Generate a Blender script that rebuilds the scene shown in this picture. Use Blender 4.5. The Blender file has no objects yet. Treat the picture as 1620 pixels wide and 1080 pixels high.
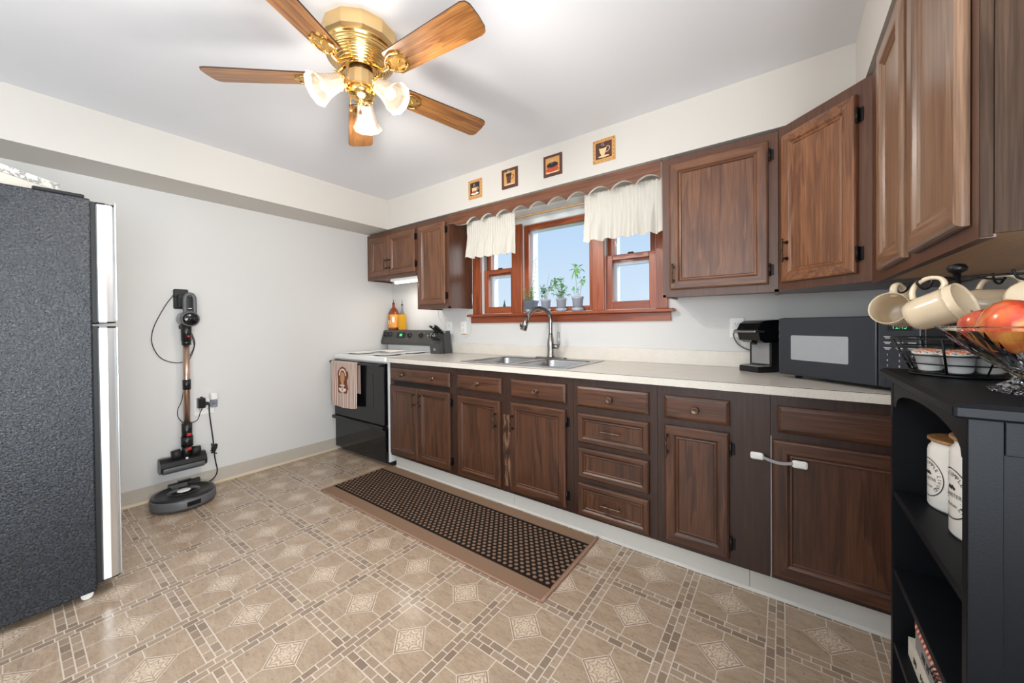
import bpy, bmesh, math, random
from mathutils import Vector, Matrix
random.seed(7)
PI = math.pi
scene = bpy.context.scene
COL = scene.collection

# ------------------------------------------------------------------ camera
CAMLOC = Vector((3.45, -2.50, 1.165))
yaw, pitch, roll = 0.631016837, -0.00908251859, -0.00921092028
cy_, sy_ = math.cos(yaw), math.sin(yaw)
fw = Vector((-sy_*math.cos(pitch), cy_*math.cos(pitch), math.sin(pitch)))
rt = Vector((cy_, sy_, 0)); up = rt.cross(fw)
rt2 = math.cos(roll)*rt + math.sin(roll)*up
up2 = -math.sin(roll)*rt + math.cos(roll)*up
cam = bpy.data.cameras.new('camera'); camo = bpy.data.objects.new('camera', cam); COL.objects.link(camo)
cam.sensor_width = 36; cam.lens = 586.236758/1620*36; cam.shift_y = -20.65/1620; cam.clip_start = 0.02; cam.clip_end = 300
camo.matrix_world = Matrix(((rt2.x, up2.x, -fw.x, CAMLOC.x), (rt2.y, up2.y, -fw.y, CAMLOC.y), (rt2.z, up2.z, -fw.z, CAMLOC.z), (0, 0, 0, 1)))
scene.camera = camo
scene.view_settings.view_transform = 'Standard'; scene.view_settings.look = 'None'
scene.view_settings.gamma = 1; scene.view_settings.use_curve_mapping = False
scene.view_settings.exposure = 0.0

# ------------------------------------------------------------------ sky and large lights
world = bpy.data.worlds.new('sky'); scene.world = world; world.use_nodes = True
nt = world.node_tree; nt.nodes.clear()
wo = nt.nodes.new('ShaderNodeOutputWorld'); bg = nt.nodes.new('ShaderNodeBackground')
tc = nt.nodes.new('ShaderNodeTexCoord'); sp = nt.nodes.new('ShaderNodeSeparateXYZ'); rp = nt.nodes.new('ShaderNodeValToRGB')
nt.links.new(tc.outputs['Generated'], sp.inputs[0]); nt.links.new(sp.outputs['Z'], rp.inputs[0])
rp.color_ramp.elements[0].position = 0.0; rp.color_ramp.elements[0].color = (0.78, 0.89, 0.98, 1)
rp.color_ramp.elements[1].position = 0.42; rp.color_ramp.elements[1].color = (0.42, 0.66, 0.97, 1)
nt.links.new(rp.outputs[0], bg.inputs[0]); nt.links.new(bg.outputs[0], wo.inputs[0]); bg.inputs[1].default_value = 1.0

def area_light(name, loc, target, sx, sy, energy, color):
    l = bpy.data.lights.new(name, 'AREA'); l.shape = 'RECTANGLE'; l.size = sx; l.size_y = sy; l.energy = energy; l.color = color
    o = bpy.data.objects.new(name, l); COL.objects.link(o); o.location = loc
    o.rotation_euler = (Vector(target)-Vector(loc)).to_track_quat('-Z', 'Y').to_euler()
    return o
# added fill lamps out of view: back wall opening and blank side wall
area_light('back_window_fill', (2.2, -5.45, 1.45), (2.2, -4.3, 2.385), 2.6, 1.7, 58, (0.90, 0.96, 1.0))
area_light('side_fill', (3.985, -2.85, 1.35), (1.3, -2.75, 2.1), 1.2, 1.3, 105, (0.90, 0.96, 1.0))

dp = area_light('fridge_sheen_fill', (3.995, -2.27, 1.00), (1.05, -2.27, .98),   .42, .60, 2.0, (0.84, 0.93, 1.0)); dp.data.spread = math.radians(60)  # added lamp, no door here; puts a sheen on the refrigerator side
sun = bpy.data.lights.new('hazy_sun', 'SUN'); sun.energy = 4.0; sun.angle = math.radians(55); sun.color = (1.0, .98, .95)
suno = bpy.data.objects.new('hazy_sun', sun); COL.objects.link(suno); suno.location = (6, 5, 6); suno.rotation_euler = Vector((-1.1, -.95, -.85)).to_track_quat('-Z', 'Y').to_euler()

# ------------------------------------------------------------------ node helper
class NT:
    def __init__(self, name):
        self.mat = bpy.data.materials.new(name); self.mat.use_nodes = True
        self.t = self.mat.node_tree; self.t.nodes.clear()
        self.out = self.t.nodes.new('ShaderNodeOutputMaterial')
        self.b = self.t.nodes.new('ShaderNodeBsdfPrincipled')
        self.t.links.new(self.b.outputs[0], self.out.inputs[0])
    def new(self, ty, **kw):
        n = self.t.nodes.new(ty)
        for k, v in kw.items(): setattr(n, k, v)
        return n
    def put(self, v, sock):
        if isinstance(v, bpy.types.NodeSocket): self.t.links.new(v, sock)
        elif isinstance(v, (tuple, list)):
            sock.default_value = tuple(v) + (1.0,) if (sock.type == 'RGBA' and len(v) == 3) else tuple(v)
        else: sock.default_value = v
    def m(self, op, a, b=0.0, c=0.0):
        n = self.new('ShaderNodeMath', operation=op)
        for i, v in enumerate((a, b, c)): self.put(v, n.inputs[i])
        return n.outputs[0]
    def coord(self, kind='Object'):
        return self.new('ShaderNodeTexCoord').outputs[kind]
    def xyz(self, v):
        n = self.new('ShaderNodeSeparateXYZ'); self.put(v, n.inputs[0]); return n.outputs
    def mapping(self, v, scale=(1, 1, 1), loc=(0, 0, 0), rot=(0, 0, 0)):
        n = self.new('ShaderNodeMapping'); self.put(v, n.inputs['Vector'])
        n.inputs['Scale'].default_value = scale; n.inputs['Rotation'].default_value = rot
        self.put(loc, n.inputs['Location']); return n.outputs[0]
    def noise(self, v, scale, detail=3, rough=.5, dist=0.0, out=0):
        n = self.new('ShaderNodeTexNoise'); self.put(v, n.inputs['Vector'])
        n.inputs['Scale'].default_value = scale; n.inputs['Detail'].default_value = detail
        n.inputs['Roughness'].default_value = rough; n.inputs['Distortion'].default_value = dist
        return n.outputs[out]
    def mix(self, f, a, b, mode='MIX'):
        n = self.new('ShaderNodeMix', data_type='RGBA', blend_type=mode)
        self.put(f, n.inputs[0]); self.put(a, n.inputs[6]); self.put(b, n.inputs[7]); return n.outputs[2]
    def ramp(self, v, stops, interp='LINEAR'):
        n = self.new('ShaderNodeValToRGB'); self.put(v, n.inputs[0]); n.color_ramp.interpolation = interp
        e = n.color_ramp.elements
        while len(e) < len(stops): e.new(0.5)
        for i, (p, c) in enumerate(stops):
            e[i].position = p; e[i].color = (*c, 1) if not isinstance(c, (int, float)) else (c, c, c, 1)
        return n.outputs[0]
    def bump(self, h, strength=.2, dist=.01):
        n = self.new('ShaderNodeBump'); self.put(h, n.inputs['Height'])
        n.inputs['Strength'].default_value = strength; n.inputs['Distance'].default_value = dist
        self.t.links.new(n.outputs[0], self.b.inputs['Normal'])
    def set(self, **kw):
        for k, v in kw.items(): self.put(v, self.b.inputs[k])
        return self
    def rnd(self):
        return self.new('ShaderNodeObjectInfo').outputs['Random']

def srgb(r, g, b):
    return tuple(((c/255)/12.92 if c/255 <= .04045 else ((c/255+.055)/1.055)**2.4) for c in (r, g, b))

def simple(name, rgb, rough=.5, metal=0.0, var=.06, nscale=30, bump=0.0, bscale=None, spec=.5, emit=None, coat=0.0, **kw):
    n = NT(name); c = srgb(*rgb); o = n.coord()
    f = n.noise(o, nscale, 3)
    n.set(**{'Base Color': n.mix(f, tuple(x*(1-var) for x in c), tuple(min(1, x*(1+var)) for x in c)),
             'Roughness': rough, 'Metallic': metal, 'Specular IOR Level': spec, 'Coat Weight': coat})
    if bump: n.bump(n.noise(o, bscale or nscale*4, 2), bump, .004)
    if emit: n.set(**{'Emission Color': srgb(*rgb) if emit is True else tuple(emit[:3]), 'Emission Strength': emit[3]})
    for k, v in kw.items(): n.put(v, n.b.inputs[k.replace('_', ' ')])
    return n.mat

def wood(name, dark, light, axis='Z', rough=.42, rings=7.0, spec=.4, scale=1.0, contrast=.8, wear=None, bump=.12, coat=.4):
    """stained oak: stretched cathedral bands plus fine open pores along one axis"""
    n = NT(name); o = n.coord(); r = n.rnd()
    off = n.new('ShaderNodeCombineXYZ')
    for i, k in enumerate((13.1, 7.7, 5.3)): n.put(n.m('MULTIPLY', r, k), off.inputs[i])
    s = {'X': (.10, 1, 1), 'Y': (1, .10, 1), 'Z': (1, 1, .10)}[axis]
    v = n.mapping(o, s, off.outputs[0])
    big = n.noise(v, 6.0*scale, 4, .55, .35)
    band = n.ramp(n.m('FRACT', n.m('MULTIPLY', big, rings)), [(0.0, .15), (.10, .95), (.55, .55), (.92, .10), (1.0, .15)])
    s2 = {'X': (.025, 1, 1), 'Y': (1, .025, 1), 'Z': (1, 1, .025)}[axis]
    fine = n.noise(n.mapping(o, s2, off.outputs[0]), 300*scale, 2, .6)
    mid = n.noise(n.mapping(o, s2, off.outputs[0]), 95*scale, 3, .6)
    pores = n.ramp(fine, [(.40, 0.0), (.58, 1.0)])
    t = n.m('ADD', n.m('ADD', n.m('MULTIPLY', band, .42*contrast), n.m('MULTIPLY', mid, .75)), n.m('MULTIPLY', n.noise(v, 2.0, 2), .25))
    d, l = srgb(*dark), srgb(*light)
    col = n.mix(n.ramp(t, [(.36, 0.0), (.90, 1.0)]), d, l)
    col = n.mix(n.m('MULTIPLY', n.m('SUBTRACT', 1.0, pores), .40), col, tuple(x*.6 for x in d))
    blot = n.noise(o, 2.2, 2)
    col = n.mix(n.m('MULTIPLY', blot, .35), col, tuple(x*.7 for x in d))
    if wear:   # pale scraped patch, (x0, x1, z0, z1) in the object's own coordinates
        x0, x1, z0, z1 = wear; q = n.xyz(o)
        wx = n.m('MULTIPLY', n.m('GREATER_THAN', q[0], x0), n.m('LESS_THAN', q[0], x1))
        wz = n.m('MULTIPLY', n.m('GREATER_THAN', q[2], z0), n.m('LESS_THAN', q[2], z1))
        scr = n.ramp(n.noise(n.mapping(o, (1, 1, .18)), 42, 4, .7), [(.47, 0.0), (.58, 1.0)])
        col = n.mix(n.m('MULTIPLY', n.m('MULTIPLY', wx, wz), n.m('MULTIPLY', scr, .75)), col, srgb(150, 112, 84))
    n.set(**{'Base Color': col, 'Roughness': n.m('MULTIPLY_ADD', fine, .12, rough-.06), 'Specular IOR Level': spec, 'Coat Weight': coat, 'Coat Roughness': .28})
    n.bump(n.m('ADD', fine, n.m('MULTIPLY', band, .3)), bump, .002)
    return n.mat

def floor_material():
    n = NT('vinyl_floor'); o = n.coord(); q = n.xyz(o)
    PX, PY, X0, Y0 = .3135, .2975, 1.0755, -.7345
    A = n.m('ADD', n.m('DIVIDE', n.m('SUBTRACT', q[0], X0), PX), 100.5)
    B = n.m('ADD', n.m('DIVIDE', n.m('SUBTRACT', q[1], Y0), PY), 100.5)
    ia, ib = n.m('FLOOR', A), n.m('FLOOR', B)
    U = n.m('MULTIPLY', n.m('SUBTRACT', n.m('FRACT', A), .5), PX)
    V = n.m('MULTIPLY', n.m('SUBTRACT', n.m('FRACT', B), .5), PY)
    aU, aV = n.m('ABSOLUTE', U), n.m('ABSOLUTE', V)
    HX, HY, g = .1290, .1210, .0019
    def lt(a, b): return n.m('LESS_THAN', a, b)
    def gt(a, b): return n.m('GREATER_THAN', a, b)
    def mul(*k):
        r = k[0]
        for z in k[1:]: r = n.m('MULTIPLY', r, z)
        return r
    def mx(*k):
        r = k[0]
        for z in k[1:]: r = n.m('MAXIMUM', r, z)
        return r
    sU, sV = gt(U, 0.0), gt(V, 0.0)
    inX = gt(aU, HX)                       # column band of small squares (runs along Y)
    inY = mul(gt(aV, HY), n.m('SUBTRACT', 1.0, inX))    # row band of long bricks (runs along X)
    body = n.m('SUBTRACT', 1.0, n.m('MAXIMUM', inX, inY))
    # column squares
    LY = PY/6
    cv = n.m('ADD', n.m('DIVIDE', q[1], LY), n.m('MULTIPLY_ADD', sU, .5, 200.0))
    gcol = lt(n.m('ABSOLUTE', n.m('SUBTRACT', n.m('FRACT', cv), .5)), g/LY)
    # row bricks
    LX = PX/6
    cu = n.m('ADD', n.m('DIVIDE', q[0], LX), n.m('MULTIPLY_ADD', sV, .5, 200.0))
    grow = lt(n.m('ABSOLUTE', n.m('SUBTRACT', n.m('FRACT', cu), .5)), g/LX)
    gr = mx(lt(n.m('ABSOLUTE', n.m('SUBTRACT', aU, HX)), g), mul(inX, gt(aU, PX/2-g)), mul(inX, gcol),
            mul(lt(n.m('ABSOLUTE', n.m('SUBTRACT', aV, HY)), g), n.m('SUBTRACT', 1.0, inX)), mul(inY, gt(aV, PY/2-g)), mul(inY, grow))
    dd = n.m('ADD', aU, aV)
    D = .074
    ind = lt(dd, D)
    joint = mul(body, n.m('SUBTRACT', 1.0, ind), n.m('MAXIMUM', lt(aU, g*.8), lt(aV, g*.8)))
    dring = mul(body, lt(n.m('ABSOLUTE', n.m('SUBTRACT', dd, D)), g*1.2))
    grout = mx(gr, joint, dring)
    border = mul(ind, gt(dd, D-.009))
    orn_a = mul(ind, lt(dd, D-.011))
    ang = n.m('ARCTAN2', V, U); rad = n.m('SQRT', n.m('ADD', n.m('MULTIPLY', U, U), n.m('MULTIPLY', V, V)))
    pet = n.m('ABSOLUTE', n.m('SINE', n.m('MULTIPLY', ang, 4.0)))
    curl = n.m('SINE', n.m('ADD', n.m('MULTIPLY', rad, 380.0), n.m('MULTIPLY', pet, 5.0)))
    orn = mul(orn_a, n.m('MAXIMUM', lt(pet, .16), mul(gt(curl, .45), gt(rad, .012))))
    # tone per piece
    def wn(*k):
        c = n.new('ShaderNodeCombineXYZ')
        for i, z in enumerate(k): n.put(z, c.inputs[i])
        w = n.new('ShaderNodeTexWhiteNoise', noise_dimensions='3D'); n.t.links.new(c.outputs[0], w.inputs['Vector']); return w.outputs['Value']
    rq = wn(ia, ib, n.m('MULTIPLY_ADD', sU, 2.0, sV))
    rc = wn(n.m('FLOOR', n.m('SUBTRACT', cv, .5)), n.m('MULTIPLY_ADD', n.m('FLOOR', n.m('ADD', A, .5)), 2.0, sU), 3.0)
    rr = wn(n.m('FLOOR', n.m('SUBTRACT', cu, .5)), n.m('MULTIPLY_ADD', n.m('FLOOR', n.m('ADD', B, .5)), 2.0, sV), 7.0)
    streak = n.noise(n.mapping(o, (1, 2.6, 1), rot=(0, 0, .5)), 9, 6, .65, .6)
    speck = n.noise(o, 90, 3, .6)
    tile = n.mix(n.ramp(n.m('ADD', n.m('MULTIPLY', streak, .5), n.m('MULTIPLY', n.noise(n.mapping(o, (1, 3.6, 1), rot=(0, 0, .6)), 30, 6, .7), .5)), [(.28, 0.0), (.72, 1.0)]), srgb(128, 106, 86), srgb(196, 177, 156))
    tile = n.mix(n.m('MULTIPLY', rq, .35), tile, srgb(160, 138, 116))
    brick = n.mix(rc, srgb(122, 105, 91), srgb(172, 152, 132))
    brick2 = n.mix(rr, srgb(122, 105, 91), srgb(172, 152, 132))
    col = n.mix(inX, tile, brick); col = n.mix(inY, col, brick2)
    col = n.mix(n.m('MULTIPLY', streak, .35), col, srgb(168, 146, 122))
    col = n.mix(ind, col, srgb(202, 184, 164)); col = n.mix(border, col, srgb(146, 127, 110)); col = n.mix(n.m('MULTIPLY', orn, .7), col, srgb(148, 124, 104))
    col = n.mix(n.m('MULTIPLY', n.ramp(speck, [(.58, 0.0), (.70, 1.0)]), .5), col, srgb(108, 88, 72))
    col = n.mix(n.m('MULTIPLY', grout, .75), col, srgb(216, 204, 190))
    n.set(**{'Base Color': col, 'Roughness': n.m('MULTIPLY_ADD', streak, .14, .13), 'Specular IOR Level': .5})
    n.bump(n.m('SUBTRACT', n.m('MULTIPLY', speck, .3), n.m('MULTIPLY', grout, .7)), .12, .0015)
    return n.mat

def runner_material():   # object origin at the runner's centre; half sizes .925 x .29
    n = NT('woven_runner'); o = n.coord(); q = n.xyz(o)
    aY, aX = n.m('ABSOLUTE', q[1]), n.m('ABSOLUTE', q[0])
    PXm, PYm = .0345, .0235
    row = n.m('ADD', n.m('DIVIDE', q[1], PYm), 100.0); fl = n.m('FLOOR', row)
    odd = n.m('MODULO', fl, 2.0)
    cu = n.m('FRACT', n.m('ADD', n.m('DIVIDE', q[0], PXm), n.m('MULTIPLY_ADD', odd, .5, 100.0)))
    a = n.m('ABSOLUTE', n.m('SUBTRACT', cu, .5)); b = n.m('ABSOLUTE', n.m('SUBTRACT', n.m('FRACT', row), .5))
    dot = n.m('LESS_THAN', n.m('ADD', n.m('MULTIPLY', n.m('POWER', n.m('MULTIPLY', a, 2.0), 2.0), 1.7), n.m('POWER', n.m('MULTIPLY', b, 2.0), 2.0)), .56)
    field = n.m('MULTIPLY', n.m('LESS_THAN', aY, .192), n.m('LESS_THAN', aX, .905))
    line = n.m('LESS_THAN', n.m('ABSOLUTE', n.m('SUBTRACT', aY, .196)), .005)
    fuzz = n.noise(o, 500, 2, .7)
    tan = n.mix(fuzz, srgb(108, 84, 66), srgb(156, 128, 106))
    blk = n.mix(fuzz, srgb(20, 16, 15), srgb(46, 38, 34))
    col = n.mix(n.m('MULTIPLY', field, n.m('SUBTRACT', 1.0, dot)), tan, blk)
    col = n.mix(line, col, blk)
    n.set(**{'Base Color': col, 'Roughness': .95, 'Specular IOR Level': .1})
    n.bump(n.m('ADD', fuzz, n.m('MULTIPLY', n.m('MULTIPLY', dot, field), 1.2)), .5, .003)
    return n.mat

# ------------------------------------------------------------------ mesh builder
class MB:
    def __init__(self): self.v = []; self.f = []; self.mi = []; self.sm = []; self.T = None
    def add(self, vs, fs, mi=0, smooth=False):
        b = len(self.v)
        self.v += [Vector(p) if self.T is None else self.T(p) for p in vs]
        for f in fs: self.f.append([b+i for i in f]); self.mi.append(mi); self.sm.append(smooth)
        return self
    def box(self, a, b, mi=0, bev=0.0):
        (x0, y0, z0), (x1, y1, z1) = [min(p, q) for p, q in zip(a, b)], [max(p, q) for p, q in zip(a, b)]
        bev = min(bev, (x1-x0)*.45, (y1-y0)*.45, (z1-z0)*.45)
        if bev <= 0:
            return self.add([(x0,y0,z0),(x1,y0,z0),(x1,y1,z0),(x0,y1,z0),(x0,y0,z1),(x1,y0,z1),(x1,y1,z1),(x0,y1,z1)],
                     [(3,2,1,0),(4,5,6,7),(0,1,5,4),(1,2,6,5),(2,3,7,6),(3,0,4,7)], mi)
        bm = bmesh.new(); bmesh.ops.create_cube(bm, size=1)
        for v in bm.verts: v.co = Vector(((x0+x1)/2+v.co.x*(x1-x0), (y0+y1)/2+v.co.y*(y1-y0), (z0+z1)/2+v.co.z*(z1-z0)))
        bmesh.ops.bevel(bm, geom=bm.edges[:], offset=bev, segments=2, profile=.5, affect='EDGES')
        return self.bm(bm, mi, False)
    def bm(self, bm, mi=0, smooth=False):
        bm.verts.index_update()
        self.add([v.co.copy() for v in bm.verts], [[v.index for v in f.verts] for f in bm.faces], mi, smooth); bm.free(); return self
    def lathe(self, prof, c=(0, 0, 0), seg=24, axis='Z', mi=0, smooth=True, cap=True, ang=(0, 2*PI)):
        """prof: list of (r, h) along the axis"""
        full = abs(ang[1]-ang[0]-2*PI) < 1e-6
        n = seg if full else seg+1
        vs = []; c = Vector(c)
        for r, h in prof:
            for i in range(n):
                a = ang[0]+(ang[1]-ang[0])*i/seg; p = (r*math.cos(a), r*math.sin(a), h)
                p = {'Z': p, 'X': (p[2], p[0], p[1]), 'Y': (p[1], p[2], p[0])}[axis] if isinstance(axis, str) else axis @ Vector(p)
                vs.append(c+Vector(p))
        fs = []
        for k in range(len(prof)-1):
            for i in range(seg):
                j = (i+1) % n
                fs.append((k*n+i, k*n+j, (k+1)*n+j, (k+1)*n+i))
        self.add(vs, fs, mi, smooth)
        if cap and full:
            if prof[0][0] > 1e-5: self.add([v for v in vs[:n]], [tuple(reversed(range(n)))], mi) if self.T is None else self.add(vs[:n], [tuple(reversed(range(n)))], mi)
            if prof[-1][0] > 1e-5: self.add(vs[-n:], [tuple(range(n))], mi)
        return self
    def rod(self, p, q, r, seg=12, mi=0, r2=None):
        p, q = Vector(p), Vector(q); d = q-p; R = d.to_track_quat('Z', 'Y').to_matrix()
        return self.lathe([(r, 0), (r if r2 is None else r2, d.length)], p, seg, R, mi)
    def tube(self, pts, r, seg=8, mi=0, closed=False, smooth_path=True):
        pts = [Vector(p) for p in pts]
        if smooth_path and len(pts) > 2: pts = catmull(pts, 6, closed)
        n = len(pts); rr = r if isinstance(r, (list, tuple)) else None
        vs = []; prev = None
        for i, p in enumerate(pts):
            a = pts[(i-1) % n] if (closed or i > 0) else p; b = pts[(i+1) % n] if (closed or i < n-1) else p
            t = (b-a).normalized() if (b-a).length > 1e-9 else Vector((0, 0, 1))
            if prev is None:
                u = t.orthogonal().normalized()
            else:
                u = (prev - t*prev.dot(t)); u = u.normalized() if u.length > 1e-6 else t.orthogonal().normalized()
            prev = u; w = t.cross(u)
            R_ = r if rr is None else rr[0]+(rr[-1]-rr[0])*i/(n-1)
            for k in range(seg):
                an = 2*PI*k/seg; vs.append(p+u*math.cos(an)*R_+w*math.sin(an)*R_)
        fs = []
        for i in range(n if closed else n-1):
            j = (i+1) % n
            for k in range(seg): fs.append((i*seg+k, i*seg+(k+1) % seg, j*seg+(k+1) % seg, j*seg+k))
        if not closed: fs += [tuple(reversed(range(seg))), tuple((n-1)*seg+k for k in range(seg))]
        return self.add(vs, fs, mi, True)
    def prism(self, poly, h0, h1, axis='Z', mi=0, mi_side=None):
        """poly of (a,b): axis Z -> (a,b,h); Y -> (a,h,b); X -> (h,a,b)"""
        def P(a, b, h): return {'Z': (a, b, h), 'Y': (a, h, b), 'X': (h, a, b)}[axis]
        n = len(poly); vs = [P(a, b, h0) for a, b in poly]+[P(a, b, h1) for a, b in poly]
        self.add(vs, [tuple(range(n)), tuple(n+i for i in reversed(range(n)))], mi)
        self.add(vs, [(i, n+i, n+(i+1) % n, (i+1) % n) for i in range(n)], mi if mi_side is None else mi_side)
        return self
    def rings(self, loops, mi=0, smooth=False, cap0=True, cap1=True):
        n = len(loops[0]); vs = [p for l in loops for p in l]
        fs = [(k*n+i, k*n+(i+1) % n, (k+1)*n+(i+1) % n, (k+1)*n+i) for k in range(len(loops)-1) for i in range(n)]
        self.add(vs, fs, mi, smooth)
        if cap0: self.add(loops[0], [tuple(reversed(range(n)))], mi)
        if cap1: self.add(loops[-1], [tuple(range(n))], mi)
        return self
    def grid(self, fn, nu, nv, mi=0, smooth=True):
        vs = [fn(i/nu, j/nv) for j in range(nv+1) for i in range(nu+1)]
        fs = [(j*(nu+1)+i, j*(nu+1)+i+1, (j+1)*(nu+1)+i+1, (j+1)*(nu+1)+i) for j in range(nv) for i in range(nu)]
        return self.add(vs, fs, mi, smooth)
    def sphere(self, c, r, seg=16, rings=10, mi=0, scale=(1, 1, 1)):
        c = Vector(c)
        def fn(u, v):
            a, b = u*2*PI, (v-.5)*PI
            return (c.x+r*scale[0]*math.cos(b)*math.cos(a), c.y+r*scale[1]*math.cos(b)*math.sin(a), c.z+r*scale[2]*math.sin(b))
        return self.grid(fn, seg, rings, mi)
    def sweep_box(self, mat3, a, b, mi=0, bev=0.0):
        old = self.T; self.T = (lambda p: mat3 @ Vector(p)) if old is None else (lambda p: old(mat3 @ Vector(p)))
        self.box(a, b, mi, bev); self.T = old; return self

def catmull(p, k, closed=False):
    out = []; n = len(p)
    for i in range(n if closed else n-1):
        a, b, c, d = (p[(i-1) % n], p[i], p[(i+1) % n], p[(i+2) % n]) if closed else (p[max(i-1, 0)], p[i], p[i+1], p[min(i+2, n-1)])
        for j in range(k):
            t = j/k
            out.append(.5*((2*b)+(c-a)*t+(2*a-5*b+4*c-d)*t*t+(3*b-a-3*c+d)*t**3))
    if not closed: out.append(p[-1])
    return out

def rrect(x0, x1, y0, y1, r, seg=5):
    pts = []
    for cx, cy, a0 in ((x1-r, y1-r, 0), (x0+r, y1-r, PI/2), (x0+r, y0+r, PI), (x1-r, y0+r, 1.5*PI)):
        for i in range(seg+1):
            a = a0+PI/2*i/seg; pts.append((cx+r*math.cos(a), cy+r*math.sin(a)))
    return pts

_loc = {}
def obj(name, mb, mats, parent=None, local=False, weld=True):
    """link one mesh object; world coordinates are turned into the parent's frame"""
    me = bpy.data.meshes.new(name)
    off = Vector((0, 0, 0))
    if parent is not None and not local: off = _loc.get(parent.name, Vector((0, 0, 0)))
    me.from_pydata([tuple(v-off) for v in mb.v], [], mb.f)
    if not isinstance(mats, (list, tuple)): mats = [mats]
    for m in mats: me.materials.append(m)
    me.polygons.foreach_set('material_index', mb.mi); me.polygons.foreach_set('use_smooth', mb.sm)
    bm = bmesh.new(); bm.from_mesh(me)
    if weld: bmesh.ops.remove_doubles(bm, verts=bm.verts, dist=1e-5)
    bmesh.ops.recalc_face_normals(bm, faces=bm.faces); bm.to_mesh(me); bm.free()
    me.update()
    o = bpy.data.objects.new(name, me); COL.objects.link(o)
    if parent is not None:
        o.parent = parent
        _loc[o.name] = off
    else: _loc[o.name] = Vector((0, 0, 0))
    return o

def tag(o, label, cat, group=None, kind=None):
    o['label'] = label; o['category'] = cat
    if group: o['group'] = group
    if kind: o['kind'] = kind
    return o

def thing(name, label, cat, loc=(0, 0, 0), rotz=0.0, group=None, rot=None):
    o = bpy.data.objects.new(name, None); COL.objects.link(o); o.empty_display_size = .05
    o.location = loc; o.rotation_euler = rot if rot else (0, 0, rotz); _loc[o.name] = Vector(loc)
    return tag(o, label, cat, group)

def single(name, mb, mats, label, cat, origin=None, group=None):
    """a top-level thing that is one mesh, its origin moved to 'origin'"""
    if origin is not None:
        off = Vector(origin); mb.v = [v-off for v in mb.v]
    o = obj(name, mb, mats)
    if origin is not None: o.location = origin; _loc[o.name] = Vector(origin)
    return tag(o, label, cat, group)

def struct(name, mb, mats, parent=None):
    o = obj(name, mb, mats, parent)
    if parent is None: o['kind'] = 'structure'
    return o

def dup(root, loc=None, rot=None, label=None):
    r = root.copy(); COL.objects.link(r)
    if loc is not None: r.location = loc; _loc[r.name] = Vector(loc)
    if rot is not None: r.rotation_euler = rot
    if label: r['label'] = label
    for ch in list(root.children):
        c = ch.copy(); COL.objects.link(c); c.parent = r
        for g in list(ch.children):
            d = g.copy(); COL.objects.link(d); d.parent = c
    return r

def text_mesh(s, size, align='CENTER'):
    cu = bpy.data.curves.new('lettering', 'FONT'); cu.body = s; cu.size = size; cu.align_x = align; cu.align_y = 'CENTER'
    to = bpy.data.objects.new('lettering', cu); COL.objects.link(to)
    me = bpy.data.meshes.new_from_object(to)
    vs = [v.co.copy() for v in me.vertices]; fs = [tuple(p.vertices) for p in me.polygons]
    bpy.data.objects.remove(to); bpy.data.curves.remove(cu); bpy.data.meshes.remove(me)
    return vs, fs
def put_text(mb, s, size, fn, mi=0):
    """fn maps the flat letter point (a, b) to world"""
    vs, fs = text_mesh(s, size); mb.add([fn(v.x, v.y) for v in vs], fs, mi)

def plane_T(o, u, v=(0, 0, 1)):
    """(a, b, w) in a face frame -> world; w points out of the face (u x v)"""
    o, u, v = Vector(o), Vector(u).normalized(), Vector(v); w = u.cross(v)
    return lambda p: o+u*p[0]+v*p[1]+w*p[2]

# ------------------------------------------------------------------ materials
M = {}
M['wall'] = simple('wall_paint', (216, 215, 213), .72, var=.012, nscale=3, bump=.06, bscale=220, spec=.25)
M['soffit'] = simple('soffit_paint', (212, 207, 200), .72, var=.012, nscale=3, bump=.06, bscale=220, spec=.25)
M['ceiling'] = simple('ceiling_paint', (232, 233, 237), .85, var=.012, nscale=3, bump=.05, bscale=260, spec=.2)
M['base'] = simple('baseboard_vinyl', (186, 178, 166), .5, var=.03)
M['base_lip'] = simple('baseboard_lip', (206, 190, 164), .5, var=.03)
M['toe'] = simple('toe_kick_paint', (206, 202, 194), .5, var=.03)
M['floor'] = floor_material()
M['runner'] = runner_material()
M['bind'] = simple('runner_binding', (150, 116, 96), .8, var=.1, nscale=200)
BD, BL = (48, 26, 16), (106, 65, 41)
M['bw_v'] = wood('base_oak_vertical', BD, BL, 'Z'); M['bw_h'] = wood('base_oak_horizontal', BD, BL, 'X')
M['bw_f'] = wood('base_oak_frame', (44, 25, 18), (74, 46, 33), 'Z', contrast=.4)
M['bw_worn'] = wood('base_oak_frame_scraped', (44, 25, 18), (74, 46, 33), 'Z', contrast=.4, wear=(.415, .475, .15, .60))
UD, UL = (80, 47, 30), (146, 96, 63)
M['uw_v'] = wood('upper_oak_vertical', UD, UL, 'Z', rough=.36); M['uw_h'] = wood('upper_oak_horizontal', UD, UL, 'X', rough=.36)
M['uw_y'] = wood('upper_oak_along_wall', UD, UL, 'Y', rough=.36)
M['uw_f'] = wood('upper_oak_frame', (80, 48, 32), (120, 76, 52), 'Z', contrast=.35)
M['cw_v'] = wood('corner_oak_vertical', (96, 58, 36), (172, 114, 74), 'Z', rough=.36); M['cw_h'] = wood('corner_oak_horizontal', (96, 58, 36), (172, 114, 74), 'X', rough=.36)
M['fw_v'] = wood('pale_oak_vertical', (104, 72, 50), (176, 138, 108), 'Z', rough=.36); M['fw_y'] = wood('pale_oak_along_wall', (104, 72, 50), (176, 138, 108), 'Y', rough=.36)  # lighter oak tone for the two side wall cabinet doors
M['ply'] = wood('cabinet_underside_ply', (190, 148, 106), (214, 176, 134), 'Y', rough=.6, contrast=.3)
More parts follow.
